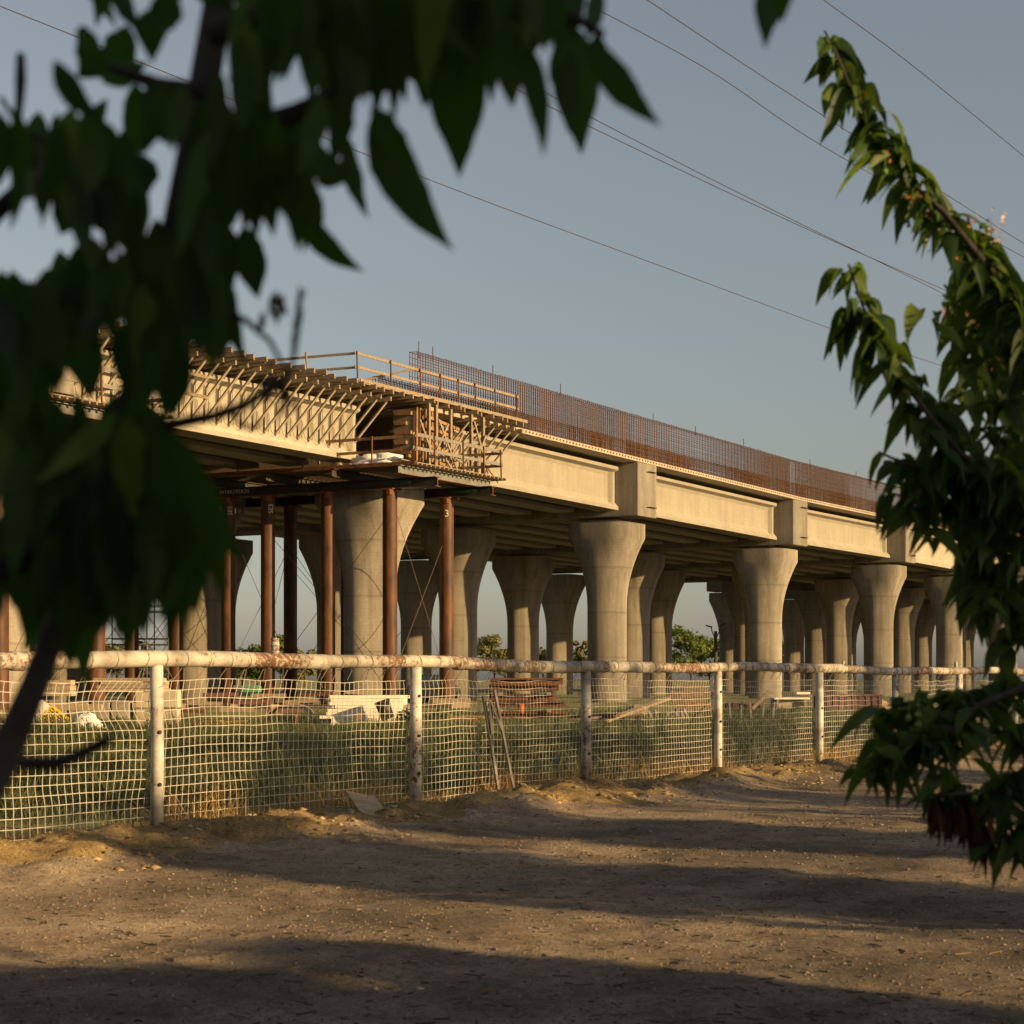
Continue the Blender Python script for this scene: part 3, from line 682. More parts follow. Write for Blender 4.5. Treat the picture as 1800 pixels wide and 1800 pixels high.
# thin guy cables crossing between the pipes
def guy(a, b, r=.012):
    mb = MB(); mb.tube([T(*a), T(*b)], r, 5); tb(mb, 'brace_cable', M['wire'])
for a, b in (((SA,2.78,8.2),(SA,-3.2,1.2)), ((SA,2.78,1.4),(SA,-3.2,7.6)), ((SA,-3.2,8.4),(SA,2.78,.6)), ((SB,2.78,7.6),(SA,2.78,1.0)), ((SA,2.78,9.1),(SB,2.78,1.2)),
             ((SB,2.78,5.6),(SB,-2.2,.6)), ((SA,-5.25,7.2),(SA,-10.4,1.6)), ((SA,-5.25,1.0),(SA,-12.6,8.0)), ((SB,-5.2,7.4),(SA,-5.25,1.5)), ((SA,-5.25,8.2),(SB,-5.2,1.8)),
             ((SB,-5.2,6.4),(SB,-.2,1.2)), ((SB,-5.2,1.2),(SB,-.2,6.8)), ((SA,-3.2,3.2),(SB,-5.2,7.6)), ((SA,-8,6.6),(SA,-5.25,.8)), ((SA,-8,1.2),(SA,-5.25,7.0)), ((SA,-12.6,6),(SA,-8,1.2))):
    guy(a, b)
# the second tower stands at the pier nearer the viewer
f2 = copy_tree(ft); f2.location = ft.location+(C[1]-C[2])+Vector((0,0,G[1]-G[2]))
f2['label'] = 'rusty shoring tower half hidden behind the foreground leaves, at the nearest pier'
for o in (ft, f2): o['group'] = 'pipe shoring towers carrying the viaduct'

# ------------------------------------------------------------------ things on and under the viaduct
def lump(path_c, rx, ry, rz, seed, mat, name, label, cat, rough=.35, group=None, n=22, rot=0):
    rings = []; rnd = random.Random(seed)
    for i in range(9):
        a = math.pi/2*i/8; ring = []
        for k in range(n):
            t = 2*math.pi*k/n; q = 1+rough*(vnoise(np.array([math.cos(t)*2.2+seed]), np.array([math.sin(t)*2.2+i*.55]), seed)[0]-.5)*2+rough*.7*(vnoise(np.array([math.cos(t)*6+seed]), np.array([math.sin(t)*6+i*1.6]), seed+3)[0]-.5)
            x_ = rx*math.cos(a)*math.cos(t)*q; y_ = ry*math.cos(a)*math.sin(t)*q
            ring.append(Vector((x_*math.cos(rot)-y_*math.sin(rot), x_*math.sin(rot)+y_*math.cos(rot), rz*math.sin(a)*q)))
        rings.append(ring)
    mb = MB(); mb.rings(rings); o = mb.build(name, mat, None, True); o.location = path_c
    return tag(o, label, cat, group)
tp = T(-3.1, 2.6, 10.11)
lump(tp, 1.15, .55, .42, 3, M['tarp'], 'tarp_bundle', 'crumpled white tarp bundle on the corner of the work platform', 'tarp', .5, rot=-.3)
lump(T(-3.2, .9, 10.11), .35, .3, .22, 8, M['soil'], 'debris_heap', 'small brown heap beside the white tarp on the platform', 'debris', .4)

def G0(px, D, dz=0):   # point on the ground seen at column px and distance D
    x_ = (px-900)/FPX*D; return Vector((x_, D, ghs(x_, D)+dz))
def single(name, label, cat, mb, mat, loc, group=None, smooth=False, bevel=0, rz=0):
    o = mb.build(name, mat, None, smooth, bevel); o.location = loc; o.rotation_euler.z = rz; return tag(o, label, cat, group)
ORD = ['first','second','third','fourth','fifth','sixth','seventh','eighth','ninth','tenth','eleventh','twelfth','thirteenth','fourteenth']
def level_word(r_, rows): return 'topmost' if r_ == rows-1 else ('lowest' if r_ == 0 else ORD[r_]+' from the bottom')
def plank_stack(px, D, w, rows, mat, name, label, cat, group, th=.08, dep=.5, rz=0, per=2, jit=.12, z0=0, L=None):
    """rows of boards lying one on another, each board a thing"""
    first = True
    for r_ in range(rows):
        for q in range(per):
            mb = MB(); LL = (L or w)*(1+random.uniform(-.12,.1)); mb.box((0,0,0), LL, dep/per*.94, th*.92)
            c = G0(px, D); ca, sa = math.cos(rz), math.sin(rz); ly = (q-(per-1)/2)*dep/per; lx = random.uniform(-jit, jit)
            o = mb.build(name, mat, None, False, .006); o.location = c+Vector((lx*ca-ly*sa, lx*sa+ly*ca, z0+th*(r_+.5)+.01)); o.rotation_euler.z = rz+random.uniform(-.03,.03)
            lab = label if rows*per == 1 else label+(', '+level_word(r_, rows) if rows > 1 else '')+((', rear' if q else ', front') if per > 1 else '')
            tag(o, lab, cat, group)
plank_stack(643, 42, 2.0, 9, M['white'], 'white_board', 'white board in the bright stack before the flared pier', 'board', 'white boards stacked before the pier', .088, .7, .05)
plank_stack(633, 42.1, .8, 1, M['wood_pale'], 'plywood_offcut', 'tan plywood offcut lying on top of the white boards', 'plywood', 'plywood offcuts on the white boards', .06, .5, .1, 1, .05, .83)
plank_stack(1121, 50, .55, 4, M['wood_pale'], 'short_timber', 'short pale timber beside the lit column foot', 'timber', 'short timbers beside the column foot', .09, .6, .35, 2, .03, .12)
plank_stack(795, 44, 1.1, 1, M['wood_pale'], 'timber_beam', 'thick brown timber beam laid across dark blocks right of the white boards', 'timber', 'beams across dark blocks', .16, .3, .02, 1, .03, .55)
plank_stack(822, 44, .9, 3, M['wood_orange'], 'pallet_board', 'orange brown pallet board near the leaning laths', 'board', 'broken pallet boards', .08, .8, -.1, 2, .25, 0)
# long rusty planks lying low in the grass
for q in range(9):
    a = G0(905+random.uniform(-8,60), 45+random.uniform(-2,2), .05+.05*random.random()); b = G0(1085+random.uniform(-30,50), 44+random.uniform(-1,2.4), .10+.28*random.random())
    mb = MB(); mb.beam(a-a, b-a, .22, .05); single('long_plank', ORD[q]+' long rusty plank of the low heap before the lit column, counted as they lie', 'plank', mb, M['rebar'] if q % 3 else M['wood'], a, 'long planks in the low heap')
mb = MB(); a = G0(1060, 43.5, .12); b = G0(1118, 44.5, .66)
mb.beam(a-a, G0(1172, 45, .72)-a, .3, .07); single('tilted_plank', 'pale plank propped up at the right end of the plank heap', 'plank', mb, M['wood_pale'], a)
# rusty beam bundles
for k, (z_, L, px) in enumerate(((.1, 2.3, 928), (.42, 2.25, 926), (.62, 1.9, 918), (.90, 2.0, 921), (1.08, 2.1, 926))):
    for q in range(2):
        mb = MB(); mb.ibeam((-L/2,0,0), (L/2,0,0), .3, .17, .03, .03); o = single('rusty_beam', 'rusty steel beam in the tall stack, '+level_word(k, 5)+(', rear' if q else ', front'), 'steel beam', mb, M['rust_edge'] if k % 2 == q else M['rebar'], G0(px, 46+q*.4, z_+.1), 'rusty steel beams in the tall stack', rz=random.uniform(-.04,.04))
for z_ in (.32, .8):
    for xx in (-.7, .7): 
        mb = MB(); mb.box((0,0,0), .12, 1.0, .09); single('spacer_block', ('lower ' if z_ < .5 else 'upper ')+('left' if xx < 0 else 'right')+' timber spacer between layers of the rusty beam stack', 'timber', mb, M['wood_pale'], G0(922, 46.2, z_+.02)+Vector((xx,0,0)), 'spacers in the rusty stack')
def bucket(px, D, z, r, h, mat, name, label, cat, tilt=0):
    t_ = thing(name, label, cat, G0(px, D, z)); mb = MB(); n = 18
    ring = lambda rr, zz_: [Vector((rr*math.cos(2*math.pi*k/n), rr*math.sin(2*math.pi*k/n), zz_)) for k in range(n)]
    mb.rings([ring(r*.85,0), ring(r,h), ring(r*.93,h), ring(r*.8,.02)]); mb.build('body', mat, t_, True)
    m2 = MB(); m2.rings([ring(r*1.04,h-.04), ring(r*1.06,h-.01), ring(r*1.02,h+.005)]); m2.build('rim', mat, t_, True)
    t_.rotation_euler = (0, tilt, .3); return t_
bucket(916, 43.6, .35, .085, .26, M['orange'], 'orange_bucket', 'orange red bucket standing before the rusty beam stack', 'bucket')
bucket(682, 41.2, .22, .2, .48, M['black'], 'black_bucket', 'black tub tipped over against the white boards', 'tub', -.35)
mb = MB(); mb.beam((0,0,0), (.08,0,.35), .1, .12); single('wood_stump', 'short brown stake end before the white boards', 'stake', mb, M['wood_orange'], G0(627, 41, 0))
# concrete / timber blocks on the left
for k, (px_, z_) in enumerate(((258, 0), (258, .44), (297, .0), (297, .44))):
    mb = MB(); mb.box((0,0,.21), .44+.02*k, .42, .42); single('tan_block', ('upper ' if z_ else 'lower ')+('left' if px_ < 280 else 'right')+' square tan block behind the nearest fence post', 'block', mb, M['block'], G0(px_, 38, z_+.12 if z_ else .1), 'square tan blocks behind the fence post', bevel=.015)
# timber cribs and stacks left
plank_stack(95, 44, 1.1, 3, M['wood_pale'], 'crib_timber', 'pale square timber behind the yellow sign', 'timber', 'crib timbers behind the yellow sign', .15, .9, 0, 2, .05, .72)
plank_stack(235, 45, 1.9, 4, M['wood_pale'], 'stacked_plank', 'pale plank in the lumber stack left of the fence post', 'plank', 'planks in the raised lumber stack', .10, .9, -.03, 2, .12, .85)
plank_stack(135, 41, 1.3, 1, M['wood_pale'], 'cross_timber', 'wide brown timber running right from the yellow sign', 'timber', 'timber beside the yellow sign', .17, .2, .03, 1, .02, .42)
for k, px_ in enumerate((72, 105, 142, 180, 215, 262)):
    mb = MB(); mb.box((0,0,.35), .5, .55, .62); single('support_block', ORD[k]+' grey concrete block from the left, under the lumber stacks', 'block', mb, M['cap'], G0(px_, 45.4, -.02), 'support blocks under the lumber', bevel=.02)
for k in range(9):
    px_ = 330+k*28; mb = MB(); mb.beam((-.5,0,0), (.55,.1,random.uniform(-.06,.1)), .14, .11); single('dark_timber', ORD[k]+' dark brown timber from the left in the shaded pile', 'timber', mb, M['wood'] if k % 2 else M['redbrown'], G0(px_, 47+.3*(k % 3), .3+.22*(k % 3)), 'dark timbers in the shaded pile', rz=random.uniform(-.3,.3))
for k in range(5):
    mb = MB(); mb.beam((-.45,0,0), (.5,0,random.uniform(-.03,.06)), .12, .04); single('scrap_batten', ORD[k]+' thin orange batten from the left in the grass by the tan blocks', 'batten', mb, M['wood_orange'], G0(335+k*22, 41.5, .08+.04*(k % 2)), 'thin battens in the grass', rz=random.uniform(-.25,.25))
lump(G0(356, 38.5, -.05), .42, .3, .14, 5, M['block'], 'sand_patch', 'small pale sand heap in the grass before the shaded pile', 'sand heap', .3)
# curved sheet
mb = MB(); rings = []
for k in range(13):
    a = math.pi*(.14+.72*k/12); rings.append([Vector((-.62*math.cos(a), y_, .42*math.sin(a)+q)) for y_, q in ((-.5,0),(.5,0),(.5,.035),(-.5,.035))])
mb.rings(rings); single('curved_sheet', 'arched brown sheet lying left of the white boards', 'sheet', mb, M['wood'], G0(512, 43, .12), smooth=False)
for px_, m_, h_, lb in ((519, 'orange', .3, 'short orange marker stick standing in the grass under the arched sheet'), (541, 'galv', .42, 'thin blue grey stick standing in the grass beside the arched sheet')):
    mb = MB(); mb.tube([(0,0,0),(.02,0,h_)], .018, 6); single('marker_stick', lb, 'stick', mb, M[m_], G0(px_, 41, 0))
# green crate
t_ = thing('green_crate', 'green plastic crate on dark timbers behind the netting', 'crate', G0(443, 48, .82))
mb = MB()
for sx_ in (-1, 1): mb.box((sx_*.25,0,.09), .02, .36, .18); mb.box((0,sx_*.18,.03), .5, .02, .05); mb.box((0,sx_*.18,.16), .5, .02, .04)
for k in range(9): mb.box((-.24+.06*k,-.18,.09), .02, .022, .16)
mb.build('side', M['green'], t_); mb = MB(); mb.box((0,0,.01), .5, .36, .02); mb.build('base', M['green'], t_)
mb = MB(); mb.box((0,0,.0), .72, .5, .14); single('grey_box', 'flat grey box behind the green crate', 'box', mb, M['steel_grey'], G0(433, 48.6, .96), bevel=.01)
# signs thrown in the grass
t_ = thing('fallen_sign', 'white notice board with a yellow panel lying tilted in the grass', 'sign', G0(72, 37.0, .14)); t_.rotation_euler = (R(62), R(0), R(-4))
rot = Matrix.Rotation(R(-38), 4, 'Z')
mb = MB(); mb.obox((0,.10,0), Vector((.52,0,0)), Vector((0,.40,0)), Vector((0,0,.008))); o = mb.build('board', M['white'], t_); o.data.transform(rot)
mb = MB(); mb.obox((.16,.34,.02), Vector((.34,0,0)), Vector((0,.22,0)), Vector((0,0,.008))); yp = mb.build('yellow_panel', M['yellow'], t_); yp.data.transform(rot)
mb = MB(); rs = random.Random(4)
for r_ in range(6):
    x_ = -.14
    while x_ < .44:
        w_ = rs.uniform(.03,.09); mb.obox((x_+w_/2, .17+.062*r_, .031), Vector((w_/2,0,0)), Vector((0,.013,0)), Vector((0,0,.0015))); x_ += w_+.02
o = mb.build('printed_lines', M['ink'], yp); o.data.transform(rot)
I4 = Matrix.Identity(4)
for k, tx in enumerate(('NO', 'PARKING', 'CLOSED')):
    text_mesh(tx, .1, M['ink'], 'lettering', rot @ Matrix.Translation((-.46+.04*k, .0-.12*k, .012)), t_, I4)
mb = MB(); mb.box((0,0,0), .3, .22, .012); t2 = single('small_white_sign', 'small white placard with faded red print right of the yellow panel', 'placard', mb, M['white'], G0(104, 36, .2)); t2.rotation_euler = (R(60), 0, R(-40)); 
lump(G0(112, 36.5, -.02), .16, .12, .14, 12, M['orange'], 'orange_rag', 'small crumpled orange and white rag in the grass below the signs', 'rag', .5)
lump(G0(152, 36.5, .0), .42, .3, .36, 21, M['tarp'], 'plastic_bag', 'crumpled white plastic bag in the grass near the thick dark branch tip', 'bag', .55)
lump(G0(178, 38.3, -.05), .32, .26, .22, 24, M['redbrown'], 'brown_sack', 'dark brown sack spilling behind the white plastic bag', 'sack', .5)
# right hand clutter
for k in range(12):
    mb = MB(); mb.beam((-.5,0,0), (.5,0,0), .12, .09); single('red_timber', 'reddish timber by the bright white post, '+level_word(k//2, 6)+(', rear' if k % 2 else ', front'), 'timber', mb, M['redlumber'], G0(1205+random.uniform(-6,14)+(k % 2)*14, 52+.5*(k % 2), .25+.15*(k//2)), 'reddish timbers left of the bright post', rz=random.uniform(-.06,.06), bevel=.006)
for k in range(9):
    mb = MB(); mb.beam((0,0,0), (random.uniform(-.25,.35),.1,random.uniform(.15,.45)), .1, .06); single('broken_board', ORD[k]+' grey broken board end from the left, right of the plank heap', 'board', mb, M['wood_grey'], G0(1148+k*9, 45.5+random.random(), .02), 'broken boards sticking up')
lump(G0(1503, 62, -.1), 1.5, 1.2, .62, 31, M['soil'], 'soil_mound', 'tan soil mound behind the dark red brown container', 'mound', .25)
t_ = thing('rubbish_container', 'dark red brown ribbed steel container in front of the tan soil mound', 'container', G0(1490, 56, -.1)); t_.rotation_euler.z = .15
mb = MB(); mb.box((0,0,.38), 2.1, 1.1, .76); mb.build('body', M['redbrown'], t_); mb = MB()
for k in range(9): mb.box((-.95+.237*k,-.57,.38), .06, .04, .74)
mb.box((0,-.57,.79), 2.16, .08, .06); mb.build('rib', M['redbrown'], t_)
t_ = thing('white_top_table', 'low pale bench with a bright white top right of the lit column', 'bench', G0(1388, 55, -.05)); t_.rotation_euler.z = .2
mb = MB(); mb.box((0,0,.62), 1.3, .5, .06); mb.box((.45,0,.8), .5, .3, .08); mb.build('top', M['white'], t_)
for xx in (-.5, .5): mb = MB(); mb.box((xx,0,.3), .08, .4, .6); mb.build('leg', M['wood_pale'], t_)
mb = MB(); mb.box((0,.1,.35), 1.3, .04, .5); mb.build('back_panel', M['block'], t_)
for k in range(5):
    mb = MB(); mb.beam((0,0,0), (random.uniform(-.1,.1),0,.6), .06, .05); single('tree_stake', ORD[k]+' thin weathered stake from the left, behind the bright post', 'stake', mb, M['wood_grey'], G0(1285+k*18, 46+k*.4, -.05), 'thin stakes behind the bright post')
for k in range(6):
    mb = MB(); mb.box((0,0,.2), .3, .3, .4); single('dark_crate', ORD[k]+' dark crate from the left in the shade behind the bright post', 'crate', mb, M['black'] if k % 2 else M['redbrown'], G0(1268+k*12, 58, .0), 'dark crates in the shade', bevel=.01)
mb = MB(); mb.beam((0,0,0), (.5,0,.5), .14, .1); single('leaning_log', 'weathered log leaning up beside the lit column, above the thorn bush', 'log', mb, M['wood_pale'], G0(1322, 46, .35))
# parked car and pickup between the piers
def car(px_, D, label, rz):
    t_ = thing('parked_car', label, 'car', G0(px_, D, -.02)); t_.rotation_euler.z = rz
    mb = MB(); rings = []
    for y_, z0, z1, zs in ((-.88,.35,.85,.85),(-.8,.28,.95,.95),(.8,.28,.95,.95),(.88,.35,.85,.85)):
        rings.append([Vector((x_, y_, z_)) for x_, z_ in ((-2.2,z0),(2.2,z0),(2.25,z1*.75),(1.3,z1),(.0,z1),(-2.1,z1),(-2.25,z1*.8))])
    mb.rings(rings); mb.build('body', M['carbody'], t_, False, .06)
    mb = MB(); rings = []
    for y_, k_ in ((-.78,0),(-.62,1),(.62,1),(.78,0)):
        rings.append([Vector((x_, y_, z_)) for x_, z_ in ((-1.9,.93),(1.2,.93),(.6,.93+.5*k_),(-1.5,.93+.5*k_))])
    mb.rings(rings); cb = mb.build('windows', M['glass'], t_)
    mb = MB(); mb.box((-.45,0,1.45), 1.9, 1.2, .05); mb.build('roof', M['carbody'], t_, False, .02)
    for x_ in (-1.4, 1.4):
        for y_ in (-.85, .85):
            mb = MB(); mb.tube([(x_,y_-.1,.32),(x_,y_+.1,.32)], .33, 20); w_ = mb.build('wheel', M['tyre'], t_)
            mb = MB(); mb.tube([(x_,y_-.11,.32),(x_,y_+.11,.32)], .19, 14); mb.build('rim', M['galv'], w_)
    for y_ in (-.6, .6): mb = MB(); mb.box((2.23,y_,.68), .06, .3, .14); mb.build('headlight', M['glass'], t_)
    return t_
car(764, 84, 'grey parked car seen through the netting right of the central white post', 1.35)

# leaning laths, ply square and small scraps by the fence
for (s_, o_, h_, dx, lb) in ((4.38, .10, 1.04, -.04, 'weathered lath leaning on the netting right of the central post, the left of a pair'), (4.62, .12, 1.10, -.09, 'taller weathered lath leaning on the netting, the right of a pair')):
    mb = MB(); a = FP(s_, o_+.05, .02); b = FP(s_+dx, -.02, h_); mb.beam(a-a, b-a, .035, .02, NF3); single('leaning_lath', lb, 'lath', mb, M['wood_grey'], a)
mb = MB(); a = FP(4.36, .05, 1.0); mb.beam(Vector((0,0,0)), Vector((.02,.0,-.34)), .045, .004, NF3); mb.beam(Vector((.0,0,0)), Vector((.12,0,-.3)), .03, .004, NF3)
single('plastic_strip', 'pale plastic strip hanging from the left leaning lath', 'strip', mb, M['wood_grey'], a)
mb = MB(); A_, B_, C_, D_ = P(608,1392,13.95), P(660,1403,13.85), P(688,1441,13.05), P(640,1439,13.05)
nrm = (B_-A_).cross(D_-A_).normalized()*.012; mb.add([A_-A_,B_-A_,C_-A_,D_-A_,A_-A_-nrm,B_-A_-nrm,C_-A_-nrm,D_-A_-nrm], [(0,1,2,3),(7,6,5,4),(0,4,5,1),(1,5,6,2),(2,6,7,3),(3,7,4,0)])
single('plywood_square', 'small plywood square lying tilted against the fence foot', 'plywood', mb, M['wood_pale'], A_)
mb = MB(); a = P(1515,1336,24.2); mb.add([(-.02,0,0),(.03,0,.0),(.035,.01,.1),(-.035,.01,.085),(-.02,.01,0),(.03,.01,.0)], [(0,1,2,3),(5,4,3,2)]); single('paper_scrap', 'scrap of white paper at the foot of the bank, far right of the fence', 'paper', mb, M['white'], a)
mb = MB(); mb.beam((0,0,0), (.10,.03,.12), .02, .015); single('short_stick', 'thin pale stick leaning on the foot of the bright white post', 'stick', mb, M['wood_orange'], P(1280,1362,19.6))
# thorn bush behind the fence, dead stems
def twiggy(root_pt, name, label, cat, seed, n, h, spread, mat, r0=.012):
    t_ = thing(name, label, cat, root_pt); rnd = random.Random(seed); mb = MB()
    def grow(p_, d_, L, r_, depth):
        pts = [p_]; q = p_.copy(); dd = d_.copy()
        for k in range(4): dd = (dd+Vector((rnd.uniform(-.35,.35), rnd.uniform(-.35,.35), rnd.uniform(-.12,.2)))).normalized(); q = q+dd*L/4; pts.append(q.copy())
        mb.tube(pts, [r_*(1-.18*k) for k in range(5)], 4, False)
        if depth > 0:
            for _ in range(3): k = rnd.randint(1, 4); grow(pts[k], (dd+Vector((rnd.uniform(-1,1), rnd.uniform(-1,1), rnd.uniform(-.6,.6)))).normalized(), L*.62, r_*.55, depth-1)
    for _ in range(n): grow(Vector((rnd.uniform(-.08,.08), rnd.uniform(-.08,.08), 0)), Vector((rnd.uniform(-1,1)*spread, rnd.uniform(-1,1)*spread, 1)).normalized(), h, r0, 3)
    mb.build('branches', mat, t_); return t_
twiggy(FP(9.35, -.45, 0), 'thorn_bush', 'dark leafless thorn bush tangled behind the netting right of the bright post', 'bush', 5, 7, .38, .8, M['twig_dark'], .009)
mb = MB(); a = FP(9.5, -.5, .6); mb.tube([(0,0,0),(.1,.02,.16),(.2,.0,.24),(.32,0,.42)], [.012,.01,.007,.004], 5); mb.tube([(.1,.02,.16),(.06,0,.3)], [.006,.003], 4); single('dead_branch', 'bare dead branch rising above the thorn bush to the rail', 'branch', mb, M['twig_dark'], a)
mb = MB(); a = FP(6.55, -.3, 0); mb.tube([(0,0,0),(.05,0,.25),(.14,.02,.45),(.22,.03,.55)], [.008,.007,.005,.003], 5); single('dead_weed', 'thin curved dead weed stalk behind the netting between the third and fourth posts', 'stem', mb, M['twig_dark'], a)
# weeds near the white boards
def bushy(c, name, label, seed, n, r, hgt, mat, leaf=.07, group=None, cat='weed'):
    rr = np.random.default_rng(seed); t_ = thing(name, label, cat, c, group)
    d = rr.normal(size=(n,3)); d /= np.linalg.norm(d, axis=1)[:, None]; p_ = d*(rr.random(n)**.4)[:, None]*np.array([r,r,hgt*.5])+np.array([0,0,hgt*.5])
    a = rr.normal(size=(n,3)); a /= np.linalg.norm(a, axis=1)[:, None]; b = np.cross(a, d); b /= np.linalg.norm(b, axis=1)[:, None]+1e-6
    Vv = np.stack([p_-a*leaf, p_-b*leaf*.4, p_+a*leaf, p_+b*leaf*.4], 1).reshape(-1,3); Ff = np.arange(4*n).reshape(-1,4)
    np_mesh('leaves', Vv, Ff, mat, t_); mb = MB()
    for k in range(6): mb.tube([(0,0,0),(rr.uniform(-r,r)*.6, rr.uniform(-r,r)*.6, hgt*.7)], [.012,.004], 4, False)
    mb.build('stems', M['twig_dark'], t_); return t_
bushy(G0(716, 40, -.03), 'leafy_weed', 'leafy green weed right of the white boards, mostly behind the central post', 3, 260, .32, .55, M['grass'])
bushy(G0(772, 42, -.03), 'leafy_weed', 'leafy green weed below the brown beam, just right of the central post', 4, 260, .4, .5, M['grass'])
bushy(G0(208, 40, -.03), 'leafy_weed', 'small green weed under the lumber stack, left of the tan blocks', 6, 120, .22, .35, M['grass'])

# scaffold stair tower far behind the left piers
sc0 = G0(232, 96, 0); t_ = thing('scaffold_stair_tower', 'steel scaffold tower with dark stair flights far behind the left pipes', 'scaffold', sc0)
for x_ in (-1.7, -.4, .9, 2.2):
    for y_ in (0, 2.0):
        mb = MB(); mb.tube([(x_,y_,0),(x_,y_,9)], .04, 6); mb.build('standard', M['galv'], t_)
mb = MB()
for z_ in (1.6, 3.4, 5.4, 7.4):
    for y_ in (0, 2): mb.tube([(-1.7,y_,z_),(2.2,y_,z_)], .035, 5); mb.tube([(-1.7,y_,z_+.35),(2.2,y_,z_+.35)], .03, 5)
mb.build('ledgers', M['galv'], t_); mb = MB()
for z_ in (0, 1.7, 3.4, 5.4):
    for xa, xb in ((-1.7,-.4),(-.4,.9),(.9,2.2)): mb.tube([(xa,0,z_),(xb,0,z_+1.8)], .022, 4); mb.tube([(xb,0,z_),(xa,0,z_+1.8)], .022, 4)
mb.build('cross_braces', M['galv'], t_); 
fl = MB()
for k in range(10): fl.box((2.3-.24*k,1.0,1.45+.26*k), .30,1.2,.05); fl.box((2.3-.24*k,.42,1.38+.26*k), .34,.04,.3)
fl.build('stair_flight', M['steel'], t_)

# double headed lamp post
lp = thing('street_lamp', 'tall double headed lamp post beyond the viaduct beside the green trees', 'lamp post', G0(1258, 150, -.1))
mb = MB(); mb.tube([(0,0,0),(0,0,5.9)], [.17,.15], 10); mb.build('pole', M['bark_far'], lp)
for sx_ in (-1, 1):
    mb = MB(); mb.tube([(0,0,5.1),(sx_*.35,0,5.9),(sx_*.42,0,6.25)], .05, 6); arm = mb.build('arm', M['black'], lp)
    mb = MB(); mb.obox((sx_*.62,0,6.35+(.12 if sx_ > 0 else 0)), Vector((.3,0,.12*sx_+.04)), Vector((0,.14,0)), Vector((0,0,.06))); mb.build('lamp_head', M['black'], arm)
# ------------------------------------------------------------------ far trees
def far_tree(px_, D, h, r, mat, label, seed, n=3000, leaf=.24, trunk=True, group='trees beyond the viaduct'):
    D *= 1.7; h = (h-1.2)*1.7+1.2; r *= 1.6
    rr = np.random.default_rng(seed); c = G0(px_, D, -.1); t_ = thing('background_tree', label, 'tree', c, group)
    mb = MB(); nb_ = 12; cl_ = []
    mb.tube([(0,0,0),(.05*r,0,h*.35),(0,0,h*.7)], [.16,.12,.05], 7)
    for k in range(nb_):
        a = rr.random()*6.28; q = rr.random()**.7; z_ = h*(.28+.66*rr.random()); rad = r*(1-.55*abs(z_/h-.5)*2*.8)*q
        e_ = Vector((math.cos(a)*rad, math.sin(a)*rad, z_)); cl_.append(e_); mb.tube([(0,0,h*.3*rr.random()+h*.15), e_*.6+Vector((0,0,z_*.2)), e_], [.06,.04,.015], 5, False)
    mb.build('trunk', M['bark_far'], t_)
    cl_ += [Vector((rr.normal()*r*.4, rr.normal()*r*.4, h*(.35+.6*rr.random()))) for _ in range(14)]
    ctr = np.array([list(v) for v in cl_]); rad = r*(.2+.22*rr.random(len(ctr)))
    k = rr.integers(0, len(ctr), n); d = rr.normal(size=(n,3)); d /= np.linalg.norm(d, axis=1)[:, None]
    p_ = ctr[k]+d*(rad[k]*rr.random(n)**.45)[:, None]*np.array([1,1,.8]); p_[:, 2] = np.maximum(p_[:, 2], .2)
    a = rr.normal(size=(n,3)); a /= np.linalg.norm(a, axis=1)[:, None]; b = np.cross(a, d); b /= np.linalg.norm(b, axis=1)[:, None]+1e-6
    L = leaf*(.6+.8*rr.random(n))[:, None]
    np_mesh('crown', np.stack([p_-a*L, p_-b*L*.6, p_+a*L, p_+b*L*.6], 1).reshape(-1,3), np.arange(4*n).reshape(-1,4), mat, t_); return t_
ft_ = [(868,165,6.2,2.4,'tree_far2','rounded olive tree framed between two columns, left of centre',1),
 (893,168,4.2,1.4,'tree_far','small dark tree beside the rounded olive tree',2),
 (955,170,4.8,1.6,'tree_far2','small yellow green tree between the shaded column and the lit column',3),
 (1022,160,5.3,1.3,'tree_far2','thin sparse tree just left of the broad lit column',4),
 (1214,150,6.4,2.6,'tree_far','fresh green leafy tree left of the lamp post',5),
 (1246,152,5.4,2.2,'tree_far','sparse green tree close behind the lamp post',6),
 (1278,150,4.6,1.5,'tree_far','low green tree right of the lamp post',7),
 (1385,170,6.0,1.6,'tree_far2','slim tree glimpsed between the far columns on the right',8),
 (1463,175,6.0,1.6,'tree_far2','slim tree at the narrow gap behind the far right columns',9),
 (205,150,5.0,2.2,'tree_far2','brown green tree behind the scaffold stair',10),
 (262,155,4.2,2.6,'tree_far','low bushy tree under the scaffold stair',11),
 (425,150,4.1,2.4,'tree_far','bushy dark green tree between the rusty pipes',12),
 (452,152,4.6,1.6,'tree_far','narrow dark tree against the second rusty pipe',13),
 (493,148,5.4,2.2,'tree_far','yellow green tree right of the dark rusty pipe',14),
 (535,150,4.2,1.8,'tree_far2','pale drooping tree beside the white stub pipe',15),
 (100,150,5.0,3.4,'tree_far2','tree far left behind the foreground branch',16)]
for a in ft_: far_tree(a[0], a[1], a[2], a[3], M[a[4]], a[5], a[6])
